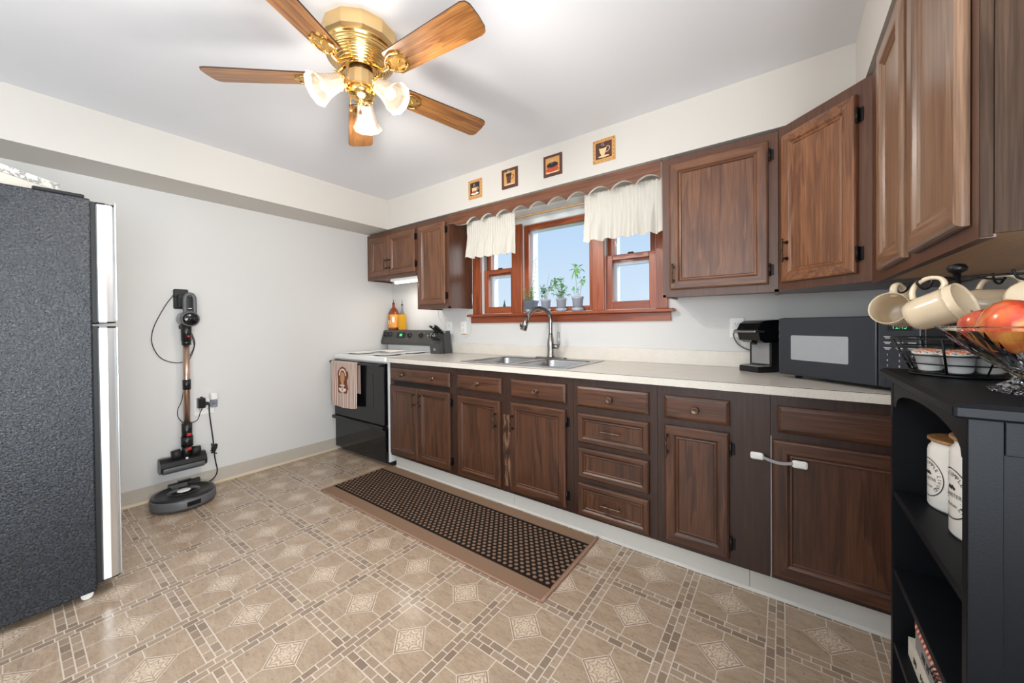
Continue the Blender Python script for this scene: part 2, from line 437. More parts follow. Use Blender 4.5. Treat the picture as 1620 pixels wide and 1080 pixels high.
M['ced_v'] = wood('window_cedar_vertical', (118, 48, 20), (188, 98, 52), 'Z', rough=.32, rings=4)
M['ced_h'] = wood('window_cedar_horizontal', (118, 48, 20), (188, 98, 52), 'X', rough=.32, rings=4)
M['white_frame'] = simple('white_window_frame', (232, 236, 238), .4, var=.02)
M['skylit_edge'] = simple('valance_skylit_edge', (232, 230, 220), .6, var=.03)  # cream puts the sky light on the board's underside into its colour
M['blade'] = wood('fan_blade_oak', (112, 64, 26), (196, 136, 74), 'X', rough=.3, rings=9, scale=1.3)
M['blade_edge'] = simple('blade_edge', (66, 40, 22), .5)
M['brass'] = simple('polished_brass', (232, 192, 122), .17, 1.0, var=.04)
M['brass_s'] = simple('satin_brass', (236, 204, 150), .34, 1.0, var=.03)
M['brass_dark'] = simple('dark_brass', (70, 48, 30), .4, .8)
M['bronze'] = simple('antique_bronze', (84, 66, 53), .42, .85, var=.25, nscale=120)
M['bronze_l'] = simple('worn_bronze_knob', (112, 92, 76), .36, .85, var=.2, nscale=160)
M['hinge'] = simple('black_hinge', (26, 23, 22), .4, .5)
M['dark_strip'] = simple('dark_strip', (18, 13, 11), .8)
M['steel'] = simple('brushed_steel', (176, 176, 178), .3, 1.0, var=.06, nscale=60)
M['steel_dk'] = simple('brushed_nickel', (150, 146, 142), .26, 1.0, var=.05)
M['black'] = simple('black_plastic', (22, 23, 25), .32, var=.1)
M['black_m'] = simple('black_matte', (26, 27, 29), .6, var=.1)
M['black_g'] = simple('black_gloss_glass', (12, 14, 18), .12, var=.05)
M['wire'] = simple('black_wire', (16, 16, 17), .35, .3)
M['cord'] = simple('black_cord', (20, 20, 21), .5)
M['white'] = simple('white_plastic', (236, 235, 231), .4, var=.015)
M['enamel'] = simple('white_enamel', (236, 236, 234), .22, var=.015)
M['grey_pl'] = simple('grey_plastic', (92, 94, 97), .4, var=.05)
M['lgrey_pl'] = simple('light_grey_plastic', (150, 150, 151), .35, var=.05)
M['red'] = simple('red_button', (190, 34, 40), .4)
M['slot'] = simple('outlet_slot', (52, 50, 48), .6)
M['panel_blk'] = simple('range_panel_grey', (74, 73, 70), .42, .2, var=.04)
M['lcd'] = simple('green_display', (60, 190, 110), .4, emit=(.10, .75, .32, .8))
M['print_w'] = simple('white_print', (220, 222, 224), .5)
M['mw'] = simple('microwave_charcoal', (44, 48, 56), .22, var=.05)
M['mw_win'] = simple('microwave_window_glare', (166, 170, 174), .10, var=.03, spec=.8)  # pale base colour stands in for the reflection on the door glass
M['cart'] = simple('cart_black_paint', (15, 17, 21), .48, var=.10, nscale=50, bump=.05, bscale=300, spec=.16)
M['cream'] = simple('cream_glaze', (214, 194, 164), .16, var=.03, coat=.5)
M['cream_in'] = simple('cream_glaze_inside', (206, 186, 158), .2, var=.03)
M['porcelain'] = simple('white_ceramic', (236, 233, 226), .25, var=.015)
M['lidwood'] = wood('canister_lid_wood', (150, 104, 62), (196, 148, 98), 'Y', rough=.5)
M['ink'] = simple('black_ink', (36, 35, 36), .6)
M['rod'] = simple('tan_curtain_rod', (172, 138, 96), .5)
M['leaf'] = simple('leaf_green', (126, 186, 104), .5, var=.25, nscale=60, Subsurface_Weight=.2)
M['leaf_d'] = simple('leaf_dark_green', (82, 138, 72), .5, var=.3, nscale=60)
M['leaf_p'] = simple('leaf_pale_green', (158, 196, 128), .5, var=.2, nscale=60)
M['stem'] = simple('plant_stem', (120, 142, 96), .6)
M['soil'] = simple('potting_soil', (58, 46, 38), .95, var=.3, nscale=200)
M['pot'] = simple('pale_grey_pot', (176, 180, 192), .5, var=.03)
M['saucer'] = simple('grey_saucer', (172, 180, 190), .25, var=.03)
M['pot_d'] = simple('slate_grey_pot', (92, 100, 112), .5, var=.04)
M['oil'] = simple('golden_oil', (236, 178, 30), .08, var=.03, Transmission_Weight=.35, IOR=1.4)
M['bottle_br'] = simple('brown_bottle', (132, 66, 34), .15, var=.05)
M['label_or'] = simple('orange_paper_label', (232, 158, 66), .5, var=.04)
M['cork'] = simple('bottle_stopper', (60, 54, 50), .5)
M['bark'] = simple('bare_bark', (112, 104, 102), .9, var=.2)
M['conifer'] = simple('conifer_green', (74, 96, 92), .9, var=.3)
M['lawn'] = simple('winter_grass', (132, 138, 104), .95, var=.2)
M['pic_tan'] = simple('print_tan', (206, 152, 88), .6, var=.06)
M['pic_brn'] = simple('print_brown', (84, 50, 38), .6, var=.12)
M['pic_dk'] = simple('print_dark', (44, 32, 30), .6)
M['pic_cream'] = simple('print_cream', (230, 198, 150), .6)
M['pic_red'] = simple('print_red', (186, 74, 44), .6)
M['pic_wht'] = simple('print_white', (232, 226, 214), .6)
M['paper'] = simple('white_paper', (238, 237, 232), .7, var=.02)
M['speck_pod'] = None

def stone(name, a, b, spk, rough=.3):
    n = NT(name); o = n.coord()
    s1 = n.noise(o, 210, 2, .6); s2 = n.noise(o, 12, 3)
    col = n.mix(s2, srgb(*a), srgb(*b))
    col = n.mix(n.m('MULTIPLY', n.ramp(s1, [(.60, 0.0), (.68, 1.0)]), .35), col, srgb(*spk))
    n.set(**{'Base Color': col, 'Roughness': rough, 'Specular IOR Level': .45}); return n.mat
M['counter'] = stone('laminate_counter', (214, 207, 196), (226, 220, 210), (160, 140, 118), .26)

def fridge_black():
    n = NT('textured_black_steel'); o = n.coord()
    h = n.noise(o, 135, 3, .6, .3)
    n.set(**{'Base Color': n.mix(n.ramp(h, [(.38, 0.0), (.66, 1.0)]), srgb(13, 15, 19), srgb(42, 48, 57)), 'Roughness': .22, 'Specular IOR Level': .5})
    n.bump(h, .5, .006); return n.mat
M['fridge'] = fridge_black()
def stainless(name, rgb, axis='Z', rough=.24):
    n = NT(name); o = n.coord()
    s = n.noise(n.mapping(o, {'Z': (1, 1, .01), 'X': (.01, 1, 1)}[axis]), 180, 2)
    n.set(**{'Base Color': n.mix(s, tuple(.9*c for c in srgb(*rgb)), srgb(*rgb)), 'Metallic': 1.0, 'Roughness': n.m('MULTIPLY_ADD', s, .12, rough-.06)})
    return n.mat
M['ss'] = stainless('stainless_door', (238, 238, 238), 'Z', .36); M['ss_h'] = simple('stainless_sink', (176, 178, 182), .30, 1.0, var=.03)

def cloth(name, rgb, transl=.45):
    n = NT(name); o = n.coord(); f = n.noise(o, 300, 2)
    col = n.mix(f, tuple(.93*c for c in srgb(*rgb)), srgb(*rgb))
    n.set(**{'Base Color': col, 'Roughness': .9, 'Specular IOR Level': .1})
    n.bump(f, .15, .002)
    tr = n.new('ShaderNodeBsdfTranslucent'); n.put(col, tr.inputs[0])
    mx = n.new('ShaderNodeMixShader'); mx.inputs[0].default_value = transl
    n.t.links.new(n.b.outputs[0], mx.inputs[1]); n.t.links.new(tr.outputs[0], mx.inputs[2]); n.t.links.new(mx.outputs[0], n.out.inputs[0])
    return n.mat
M['curtain'] = cloth('ivory_curtain', (240, 236, 226), .28)

def towel_mat():
    n = NT('striped_towel'); o = n.coord(); q = n.xyz(o)
    s = n.m('FRACT', n.m('MULTIPLY', q[0], 52.0)); w = n.m('GREATER_THAN', s, .58)
    f = n.noise(o, 400, 2)
    col = n.mix(w, srgb(226, 212, 202), srgb(156, 112, 94)); col = n.mix(n.m('MULTIPLY', f, .25), col, srgb(190, 160, 146))
    n.set(**{'Base Color': col, 'Roughness': .95, 'Specular IOR Level': .1}); n.bump(f, .4, .002); return n.mat
M['towel'] = towel_mat()
M['motif_br'] = simple('towel_print_brown', (120, 66, 46), .9, var=.1, nscale=300)
M['motif_tan'] = simple('towel_print_tan', (190, 142, 96), .9, var=.1, nscale=300)
M['motif_cr'] = simple('towel_print_cream', (234, 220, 206), .9, var=.05, nscale=300)

def glass_mat(name, rgb=(255, 255, 255), rough=.0, ior=1.5, thin=False):
    n = NT(name)
    g = n.new('ShaderNodeBsdfGlass'); g.inputs['Color'].default_value = (*srgb(*rgb), 1); g.inputs['Roughness'].default_value = rough; g.inputs['IOR'].default_value = ior
    if thin:   # window pane: mostly clear with a weak mirror at grazing angles
        t = n.new('ShaderNodeBsdfTransparent'); t.inputs[0].default_value = (*srgb(*rgb), 1)
        gl = n.new('ShaderNodeBsdfGlossy'); gl.inputs['Roughness'].default_value = .02
        fr = n.new('ShaderNodeFresnel'); fr.inputs[0].default_value = 1.12
        mx = n.new('ShaderNodeMixShader'); n.t.links.new(fr.outputs[0], mx.inputs[0]); n.t.links.new(t.outputs[0], mx.inputs[1]); n.t.links.new(gl.outputs[0], mx.inputs[2])
        n.t.links.new(mx.outputs[0], n.out.inputs[0])
    else:
        n.t.links.new(g.outputs[0], n.out.inputs[0])
    return n.mat
M['pane'] = glass_mat('window_glass', (250, 252, 254), thin=True)
M['crystal'] = glass_mat('cut_crystal', (250, 252, 255), 0, 1.5)
M['clear_pl'] = glass_mat('clear_plastic', (226, 232, 240), thin=True)

def shade_mat():
    n = NT('frosted_ribbed_glass')
    tr = n.new('ShaderNodeBsdfTranslucent'); tr.inputs[0].default_value = (.40, .35, .28, 1)
    tp = n.new('ShaderNodeBsdfTransparent'); tp.inputs[0].default_value = (1, .97, .93, 1)
    n.set(**{'Base Color': (.66, .58, .48), 'Roughness': .2})
    m1 = n.new('ShaderNodeMixShader'); m1.inputs[0].default_value = .38
    n.t.links.new(tr.outputs[0], m1.inputs[1]); n.t.links.new(tp.outputs[0], m1.inputs[2])
    m2 = n.new('ShaderNodeMixShader'); m2.inputs[0].default_value = .42
    n.t.links.new(n.b.outputs[0], m2.inputs[1]); n.t.links.new(m1.outputs[0], m2.inputs[2])
    n.t.links.new(m2.outputs[0], n.out.inputs[0]); return n.mat
M['shade'] = shade_mat()
M['bulb'] = simple('lit_bulb', (255, 236, 200), .4, emit=(1.0, .87, .68, 2.2))
M['tube'] = simple('lit_tube', (255, 244, 224), .4, emit=(1.0, .90, .72, 7.0))

def apple_mat():
    n = NT('red_apple_skin'); o = n.coord(); q = n.xyz(o)
    st = n.noise(n.mapping(o, (1, 1, .25)), 60, 4, .6); bl = n.noise(o, 14, 3)
    col = n.mix(n.ramp(st, [(.35, 0.0), (.7, 1.0)]), srgb(176, 32, 34), srgb(222, 112, 52))
    col = n.mix(n.m('MULTIPLY', n.ramp(bl, [(.5, 0.0), (.68, 1.0)]), .75), col, srgb(226, 168, 70))
    n.set(**{'Base Color': col, 'Roughness': .22, 'Coat Weight': .3}); return n.mat
M['apple'] = apple_mat()
M['yellow_fruit'] = simple('yellow_apple_skin', (226, 208, 112), .3, var=.12, nscale=18)
M['pod_lid'] = None
def podlid():
    n = NT('pod_foil_lid'); o = n.coord(); f = n.noise(o, 90, 2)
    n.set(**{'Base Color': n.ramp(f, [(.36, srgb(60, 66, 110)), (.44, srgb(236, 232, 226)), (.54, srgb(226, 116, 44)), (.70, srgb(150, 70, 40))], 'CONSTANT'), 'Roughness': .35}); return n.mat
M['pod_lid'] = podlid()
def leafprint():
    n = NT('grey_leaf_print'); o = n.coord(); f = n.noise(o, 34, 4, .6, .8)
    n.set(**{'Base Color': n.ramp(f, [(.50, srgb(238, 236, 230)), (.56, srgb(150, 152, 154)), (.64, srgb(196, 196, 194))]), 'Roughness': .7}); return n.mat
M['leafprint'] = leafprint()
M['boxcream'] = simple('cream_box_board', (232, 229, 220), .7, var=.02)
M['wicker'] = simple('brown_wicker', (130, 88, 50), .8, var=.4, nscale=140, bump=.5)
def notebook():
    n = NT('red_white_notebook'); o = n.coord(); q = n.xyz(o); s = n.m('GREATER_THAN', n.m('FRACT', n.m('MULTIPLY', n.m('ADD', q[1], q[2]), 70.0)), .5)
    n.set(**{'Base Color': n.mix(s, srgb(176, 46, 50), srgb(224, 190, 160)), 'Roughness': .5}); return n.mat
M['notebook'] = notebook()
M['book_w'] = simple('white_book_cover', (206, 200, 186), .5, var=.04)
M['book_g'] = simple('grey_book_cover', (128, 124, 122), .5, var=.06)
M['pages'] = simple('book_pages', (216, 206, 186), .8, var=.1, nscale=300)

# ------------------------------------------------------------------ room shell
XR, YB, ZC, ZS = 4.04, -5.60, 2.385, 2.105
struct('floor', MB().box((-.15, YB-.15, -.12), (XR+.15, .16, 0)), M['floor'])
struct('ceiling', MB().box((-.15, YB-.15, ZC), (XR+.15, .16, ZC+.12)), M['ceiling'])
struct('wall_left', MB().box((-.15, YB-.15, 0), (0, .16, ZC)), M['wall'])
WX0, WX1, WZ0, WZ1 = 1.29, 2.80, 1.245, 1.985
w = MB(); w.box((0, 0, 0), (WX0, .16, ZC)); w.box((WX1, 0, 0), (XR, .16, ZC)); w.box((WX0, 0, 0), (WX1, .16, WZ0)); w.box((WX0, 0, WZ1), (WX1, .16, ZC))
struct('wall_front', w, M['wall'])
struct('wall_right', MB().box((XR, YB-.15, 0), (XR+.15, .16, ZC)), M['wall'])
w = MB(); w.box((0, YB-.15, 0), (.9, YB, ZC)); w.box((3.5, YB-.15, 0), (XR, YB, ZC)); w.box((.9, YB-.15, 0), (3.5, YB, .6)); w.box((.9, YB-.15, 2.3), (3.5, YB, ZC))
struct('wall_back', w, M['wall'])
struct('soffit_front', MB().box((.35, -.29, ZS), (3.71, 0, ZC)), M['soffit'])
struct('soffit_left', MB().box((0, YB, ZS), (.35, 0, ZC)), M['soffit'])
struct('soffit_right', MB().box((3.71, YB, ZS), (XR, 0, ZC)), M['soffit'])
b = MB(); b.prism([(0, .012), (.010, .012), (.006, .103), (0, .105)], -2.9, -.64, 'Y', 0)
b.prism([(0, 0), (.022, 0), (.018, .010), (.010, .016), (0, .016)], -2.9, -.64, 'Y', 1)
struct('baseboard_left', b, [M['base'], M['base_lip']])
tk = MB(); tk.box((.855, -.593, 0), (2.06, -.580, .112), 0); tk.box((2.062, -.593, 0), (3.33, -.580, .112), 0); tk.box((3.332, -.593, 0), (4.03, -.580, .112), 0)
tk.prism([(-.593, 0), (-.600, 0), (-.598, .006), (-.593, .012)], .855, 4.03, 'X', 0)
struct('trim_1', tk, M['toe'])
struct('ground', MB().box((-60, .5, -.9), (60, 90, -.7)), M['lawn'])

def fill_lamp_frame(n, x0, x1, y0, y1, z0, z1):  # unseen frame added to dress a fill lamp as a window
    f = MB(); along_y = (y1-y0) > (x1-x0); w_ = .07
    if along_y:
        f.box((x0, y0-w_, z0-w_), (x1, y0, z1+w_)); f.box((x0, y1, z0-w_), (x1, y1+w_, z1+w_)); f.box((x0, y0, z0-w_), (x1, y1, z0)); f.box((x0, y0, z1), (x1, y1, z1+w_))
    else:
        f.box((x0-w_, y0, z0-w_), (x0, y1, z1+w_)); f.box((x1, y0, z0-w_), (x1+w_, y1, z1+w_)); f.box((x0, y0, z0-w_), (x1, y1, z0)); f.box((x0, y0, z1), (x1, y1, z1+w_))
    struct('window_%d' % n, f, M['white_frame'])
fill_lamp_frame(4, 4.010, 4.04, -3.50, -2.20, .62, 2.05); fill_lamp_frame(5, .9, 3.5, YB, YB+.03, .60, 2.30)

# window group -------------------------------------------------------
cas = MB()
cas.box((1.206, -.022, 1.262), (1.300, 0, 1.985), 0, .004); cas.box((2.788, -.022, 1.262), (2.862, 0, 1.985), 0, .004)
cas.box((1.640, -.022, 1.262), (1.742, .0, 1.985), 0, .004); cas.box((2.352, -.022, 1.262), (2.440, 0, 1.985), 0, .004)
struct('trim_2', cas, M['ced_v'])
mull = MB(); mull.box((1.652, 0, 1.262), (1.730, .15, 1.985)); mull.box((2.362, 0, 1.262), (2.430, .15, 1.985)); struct('trim_3', mull, M['white_frame'])
sl = MB(); sl.box((1.160, -.060, 1.240), (2.905, .05, 1.262), 0, .006); sl.box((1.180, -.022, 1.185), (2.880, 0, 1.240), 0, .004)
struct('trim_4', sl, M['ced_h'])
hd = MB(); hd.box((1.206, -.006, 1.975), (2.862, 0, 2.012), 0); struct('trim_5', hd, M['white_frame'])

def frame_rect(mb, x0, x1, z0, z1, y0, y1, l, r, b_, t, miv=0, mih=1, bev=.003):
    mb.box((x0, y0, z0), (x0+l, y1, z1), miv, bev); mb.box((x1-r, y0, z0), (x1, y1, z1), miv, bev)
    mb.box((x0+l, y0, z0), (x1-r, y1, z0+b_), mih, bev); mb.box((x0+l, y0, z1-t), (x1-r, y1, z1), mih, bev)

def window_unit(n, x0, x1, hung):
    root = bpy.data.objects.new('window_%d' % n, None); COL.objects.link(root); root.location = (x0, 0, 1.262); root['kind'] = 'structure'; _loc[root.name] = Vector((x0, 0, 1.262))
    wd = [M['ced_v'], M['ced_h']]
    jb = MB(); frame_rect(jb, x0, x1, 1.262, 1.985, 0, .022, .008, .008, .004, .012, 0, 0, 0); obj('jamb', jb, M['white_frame'], root)
    if hung:
        f = MB(); frame_rect(f, x0+.010, x1-.010, 1.600, 1.975, .056, .084, .046, .046, .036, .04); obj('upper_sash', f, wd, root)
        obj('pane', MB().box((x0+.05, .068, 1.63), (x1-.05, .072, 1.94)), M['pane'], root)
        f = MB(); frame_rect(f, x0+.008, x1-.008, 1.263, 1.648, .022, .052, .046, .046, .060, .036); obj('lower_sash', f, wd, root)
        obj('pane', MB().box((x0+.05, .036, 1.32), (x1-.05, .040, 1.62)), M['pane'], root)
        st = MB(); frame_rect(st, x0+.004, x1-.004, 1.262, 1.985, .095, .15, .060, .060, .05, .05, 0, 0); st.box((x0+.05, .10, 1.585), (x1-.05, .14, 1.625), 0)
        obj('storm_frame', st, M['white_frame'], root)
        obj('lock', MB().box(((x0+x1)/2-.02, .03, 1.648), ((x0+x1)/2+.02, .05, 1.66), 0, .004), M['brass_dark'], root)
    else:
        f = MB(); frame_rect(f, x0+.008, x1-.008, 1.263, 1.975, .022, .052, .044, .044, .040, .044); obj('sash', f, wd, root)
        obj('pane', MB().box((x0+.05, .036, 1.30), (x1-.05, .040, 1.935)), M['pane'], root)
        st = MB(); frame_rect(st, x0+.004, x1-.004, 1.262, 1.985, .075, .15, .058, .050, .045, .05, 0, 0); obj('storm_frame', st, M['white_frame'], root)
    return root
window_unit(1, 1.300, 1.652, True); window_unit(2, 1.730, 2.362, False); window_unit(3, 2.430, 2.790, True)

# ------------------------------------------------------------------ cabinet pieces
def ring_front(mb, a0, a1, b0, b1, seq, frame_rings, pmi=0):
    """nested rectangles in a face frame; top and bottom pieces take slot 1"""
    L = [[(a0+i, b0+i, w), (a1-i, b0+i, w), (a1-i, b1-i, w), (a0+i, b1-i, w)] for i, w in seq]
    for k in range(len(L)-1):
        for s in range(4):
            mb.add([L[k][s], L[k][(s+1) % 4], L[k+1][(s+1) % 4], L[k+1][s]], [(0, 1, 2, 3)], 1 if (s in (0, 2) and frame_rings) else (0 if frame_rings else pmi))
    mb.add(L[-1], [(0, 1, 2, 3)], pmi); mb.add(L[0], [(3, 2, 1, 0)], pmi)
    return mb
def door_mb(T, a0, a1, b0, b1, t=.02, fr=.052):
    mb = MB(); mb.T = T
    return ring_front(mb, a0, a1, b0, b1, [(0, .0015), (0, t-.008), (.003, t-.003), (.009, t), (fr-.010, t), (fr-.006, t-.002), (fr, t-.008), (fr+.007, t-.007), (fr+.011, t-.012)], True)
def slab_mb(T, a0, a1, b0, b1, t=.02):
    mb = MB(); mb.T = T
    return ring_front(mb, a0, a1, b0, b1, [(0, .0015), (0, t-.010), (.003, t-.006), (.012, t-.001), (.016, t)], False, 1)
def pull_mb(T, a, b, L=.098, horizontal=False, w0=.02):
    mb = MB(); mb.T = T
    def P(s, w): return (a+s, b, w) if horizontal else (a, b+s, w)
    for s in (-L*.38, L*.38):
        mb.rod(P(s, w0), P(s, w0+.026), .0042, 8); mb.rod(P(s, w0), P(s, w0+.003), .009, 10)
    mb.tube([P(-L/2, w0+.026), P(-L*.38, w0+.027), P(-L*.2, w0+.026), P(0, w0+.029), P(L*.2, w0+.026), P(L*.38, w0+.027), P(L/2, w0+.026)], .0042, 8)
    for s in (-L/2, L/2, -L*.38, L*.38): mb.sphere(P(s, w0+.026), .0062, 8, 6)
    mb.sphere(P(0, w0+.029), .0062, 8, 6)
    return mb
def knob_mb(T, a, b, w0=.02, r=.0165):
    mb = MB(); mb.T = T
    mb.lathe([(r*.9, 0), (r*.9, .002), (.006, .004), (.006, .014), (r*.75, .017), (r, .021), (r, .024), (r*.8, .027), (r*.72, .0255), (r*.45, .0275), (r*.4, .026), (.0005, .028)], (a, b, w0), 18)
    return mb
def hinge_mb(T, a, b, side):
    mb = MB(); mb.T = T     # side: direction of the face frame beyond the door edge
    mb.box((a+side*.004, b-.026, .0), (a+side*.020, b+.026, .0035), 0, .0015)
    mb.rod((a+side*.004, b-.022, .012), (a+side*.004, b+.022, .012), .0055, 8)
    for q in (-.026, .026): mb.sphere((a+side*.004, b+q, .012), .006, 8, 6)
    return mb

def add_door(root, T, a0, a1, b0, b1, mats, pull_a=None, pull_b=None, hinge=None, hb=None, fr=.052):
    d = obj('door', door_mb(T, a0, a1, b0, b1, fr=fr), mats, root)
    if pull_a is not None: obj('handle', pull_mb(T, pull_a, pull_b), M['bronze'], d)
    if hinge:
        for q in (hb or (b0+.07, b1-.07)): obj('hinge', hinge_mb(T, a1 if hinge > 0 else a0, q, hinge), M['hinge'], d)
    return d

# base cabinets ------------------------------------------------------
FY = -.64
TB = plane_T((0, FY, 0), (1, 0, 0))
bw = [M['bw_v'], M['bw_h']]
def base_unit(name, label, x0, x1, carc=None):
    r = thing(name, label, 'cabinet', (x0, FY, 0), group=None)
    c = MB(); xa, xb = x0+.0008, x1-.0008      # open-topped box: face frame, sides, back, floor, plinth
    c.box((xa, FY, .112), (xb, FY+.019, .872)); c.box((xa, FY+.019, .112), (xa+.016, -.012, .872)); c.box((xb-.016, FY+.019, .112), (xb, -.012, .872))
    c.box((xa+.016, -.024, .112), (xb-.016, -.012, .872)); c.box((xa+.016, FY+.019, .112), (xb-.016, -.024, .128)); c.box((xa, -.579, 0), (xb, -.012, .112))
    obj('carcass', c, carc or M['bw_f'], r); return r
def drawer(root, a0, a1, b0, b1, knobs=(), pull=False, framed=False):
    d = obj('drawer', door_mb(TB, a0, a1, b0, b1, fr=.034) if framed else slab_mb(TB, a0, a1, b0, b1), bw, root)
    for k in knobs: obj('knob', knob_mb(TB, k, (b0+b1)/2), M['bronze_l'], d)
    if pull: obj('handle', pull_mb(TB, (a0+a1)/2, (b0+b1)/2, .10, True, .008), M['bronze_l'], d)
    return d
r = base_unit('base_cabinet', 'dark oak base cabinet beside the range, twin doors under one two-knob drawer', .852, 1.600)
drawer(r, .868, 1.551, .727, .831, (1.02, 1.375))
add_door(r, TB, .866, 1.205, .135, .690, bw, 1.172, .60)
add_door(r, TB, 1.209, 1.553, .135, .690, bw, 1.243, .60, 1)
obj('reveal_strip', MB().box((.90, FY-.001, .694), (1.54, FY+.004, .724)), M['dark_strip'], r)  # flat dark strip over the frame between drawer and doors
r = base_unit('sink_base_cabinet', 'dark oak sink cabinet with two knobbed false drawers and scraped centre stile', 1.600, 2.509, M['bw_worn'])
drawer(r, 1.624, 2.012, .727, .829, (1.815,)); drawer(r, 2.086, 2.469, .720, .830, (2.277,))
add_door(r, TB, 1.624, 2.001, .130, .682, bw, 1.968, .562)
add_door(r, TB, 2.079, 2.466, .134, .688, bw, 2.102, .565, 1)
r = base_unit('drawer_base_cabinet', 'dark oak bank of four drawers between sink cabinet and single-door cabinet', 2.509, 2.959)
drawer(r, 2.535, 2.921, .719, .830, (2.728,)); drawer(r, 2.540, 2.921, .520, .683, (), True, True)
drawer(r, 2.542, 2.921, .331, .495, (), False, True); drawer(r, 2.541, 2.921, .126, .301, (), True, True)
r = base_unit('base_cabinet', 'dark oak base cabinet, one narrow hinged door under a single-knob drawer, wide blank filler', 2.959, 3.407)
drawer(r, 2.993, 3.264, .717, .828, (3.130,))
add_door(r, TB, 2.994, 3.262, .135, .688, bw, 3.008, .600, 1)
r = base_unit('corner_base_cabinet', 'dark oak corner base cabinet with knobless drawer, door partly behind the black cart', 3.407, 4.030)
drawer(r, 3.432, 3.990, .720, .828)
add_door(r, TB, 3.414, 3.990, .131, .689, bw, fr=.058)
obj('caulk_seam', MB().box((3.4079, FY-.0014, .112), (3.4119, FY-.0001, .70)), M['lgrey_pl'], r)
# child lock bridging the last seam
r = thing('child_safety_latch', 'white plastic child safety strap across the last base cabinet seam', 'child lock', (3.43, FY, .61))
obj('anchor_pad', MB().box((3.338, FY-.018, .594), (3.386, FY-.0005, .624), 0, .008), M['white'], r)
obj('anchor_pad', MB().box((3.478, FY-.037, .592), (3.528, FY-.0205, .622), 0, .008), M['white'], r)
st = MB(); n_ = 12
def strap(u, v):
    x = 3.382+u*.100; sag = -.010*math.sin(u*PI)
    return (x, FY-.012-u*.020-.004, .603+sag+v*.012)
st.grid(strap, 14, 1); 
def strap2(u, v): p = strap(u, v); return (p[0], p[1]+.002, p[2])
st.grid(strap2, 14, 1); obj('strap', st, M['lgrey_pl'], r)

# worktop + backsplash with a cut-out for the sink ------------------
SX0, SX1, SY0, SY1 = 1.632, 2.440, -.590, -.085
ct = thing('countertop', 'long cream speckled laminate worktop along the window wall', 'countertop', (.835, -.665, .872))
c = MB(); zt0, zt1 = .872, .910
c.box((.835, -.640, zt0), (SX0, 0, zt1)); c.box((SX1, -.640, zt0), (4.035, 0, zt1)); c.box((SX0, -.640, zt0), (SX1, SY0, zt1)); c.box((SX0, SY1, zt0), (SX1, 0, zt1))
c.box((.835, -.664, zt0), (4.035, -.640, zt1))
obj('slab', c, M['counter'], ct)
obj('seam_line', MB().box((.836, -.6648, zt1-.0030), (4.03, -.6636, zt1-.0010)), M['slot'], ct)
obj('backsplash', MB().box((.835, -.021, zt1), (4.035, -.0005, 1.000), 0, .003), M['counter'], ct)

# sink ---------------------------------------------------------------
sk = thing('kitchen_sink', 'stainless steel double-bowl sink let into the cream worktop', 'sink', (2.03, -.33, .91))
fl = MB(); fx0, fx1, fy0, fy1 = 1.612, 2.458, -.606, -.068
bowls = ((1.655, 2.015), (2.055, 2.415)); by0, by1 = -.565, -.150
zz0, zz1 = .9105, .9155
for a, b_ in (((fx0, fy0), (fx1, by0)), ((fx0, by1), (fx1, fy1)), ((fx0, by0), (1.655, by1)), ((2.015, by0), (2.055, by1)), ((2.415, by0), (fx1, by1))):
    fl.box((a[0], a[1], zz0), (b_[0], b_[1], zz1))
obj('flange', fl, M['ss_h'], sk)
for x0, x1 in bowls:
    bb = MB(); loops = []
    for ins, z in ((-.006, .9157), (0, .9150), (.006, .900), (.014, .80), (.030, .765), (.06, .755)):
        loops.append([(p[0], p[1], z) for p in rrect(x0+ins, x1-ins, by0+ins, by1-ins, .055 if ins < .03 else .045)])
    bb.rings(loops, 0, True, False, True); bw_ = obj('bowl', bb, M['ss_h'], sk)
    obj('drain', MB().lathe([(.042, .757), (.040, .760), (.030, .758), (.001, .756)], ((x0+x1)/2, (by0+by1)/2, 0), 20), M['steel_dk'], bw_)

# faucet -------------------------------------------------------------
fc = thing('kitchen_faucet', 'brushed nickel gooseneck pull-down tap standing behind the sink', 'faucet', (2.056, -.105, .9155))
pl = MB(); pl.rings([[(p[0], p[1], z) for p in rrect(1.925-i, 2.187+i, -.133-i, -.077+i, .026)] for i, z in ((0, .9155), (0, .921), (-.004, .9235))], 0, True); obj('deck_plate', pl, M['steel_dk'], fc)
obj('body', MB().lathe([(.030, .9235), (.030, .93), (.026, .945), (.024, .98), (.026, 1.02), (.024, 1.045), (.0175, 1.085), (.0145, 1.10)], (2.056, -.105, 0), 20), M['steel_dk'], fc)
obj('spout', MB().tube([(2.056, -.105, 1.09), (2.056, -.105, 1.15), (2.056, -.106, 1.21), (2.045, -.128, 1.262), (2.012, -.190, 1.288), (1.985, -.245, 1.268), (1.968, -.278, 1.225)], .0145, 12), M['steel_dk'], fc)
sp_ = MB(); sp_.rod((1.969, -.276, 1.230), (1.950, -.312, 1.128), .0165, 16, 0, .0245); obj('spray_head', sp_, M['steel_dk'], fc)
obj('button', MB().box((1.938, -.338, 1.150), (1.946, -.325, 1.175), 0, .003), M['black'], fc)
hl = MB(); hl.rod((2.075, -.105, 1.005), (2.120, -.110, 1.003), .017, 14); hl.tube([(2.118, -.110, 1.003), (2.128, -.111, 1.03), (2.128, -.112, 1.07), (2.124, -.110, 1.110)], [.010, .007], 10); obj('lever', hl, M['steel_dk'], fc)

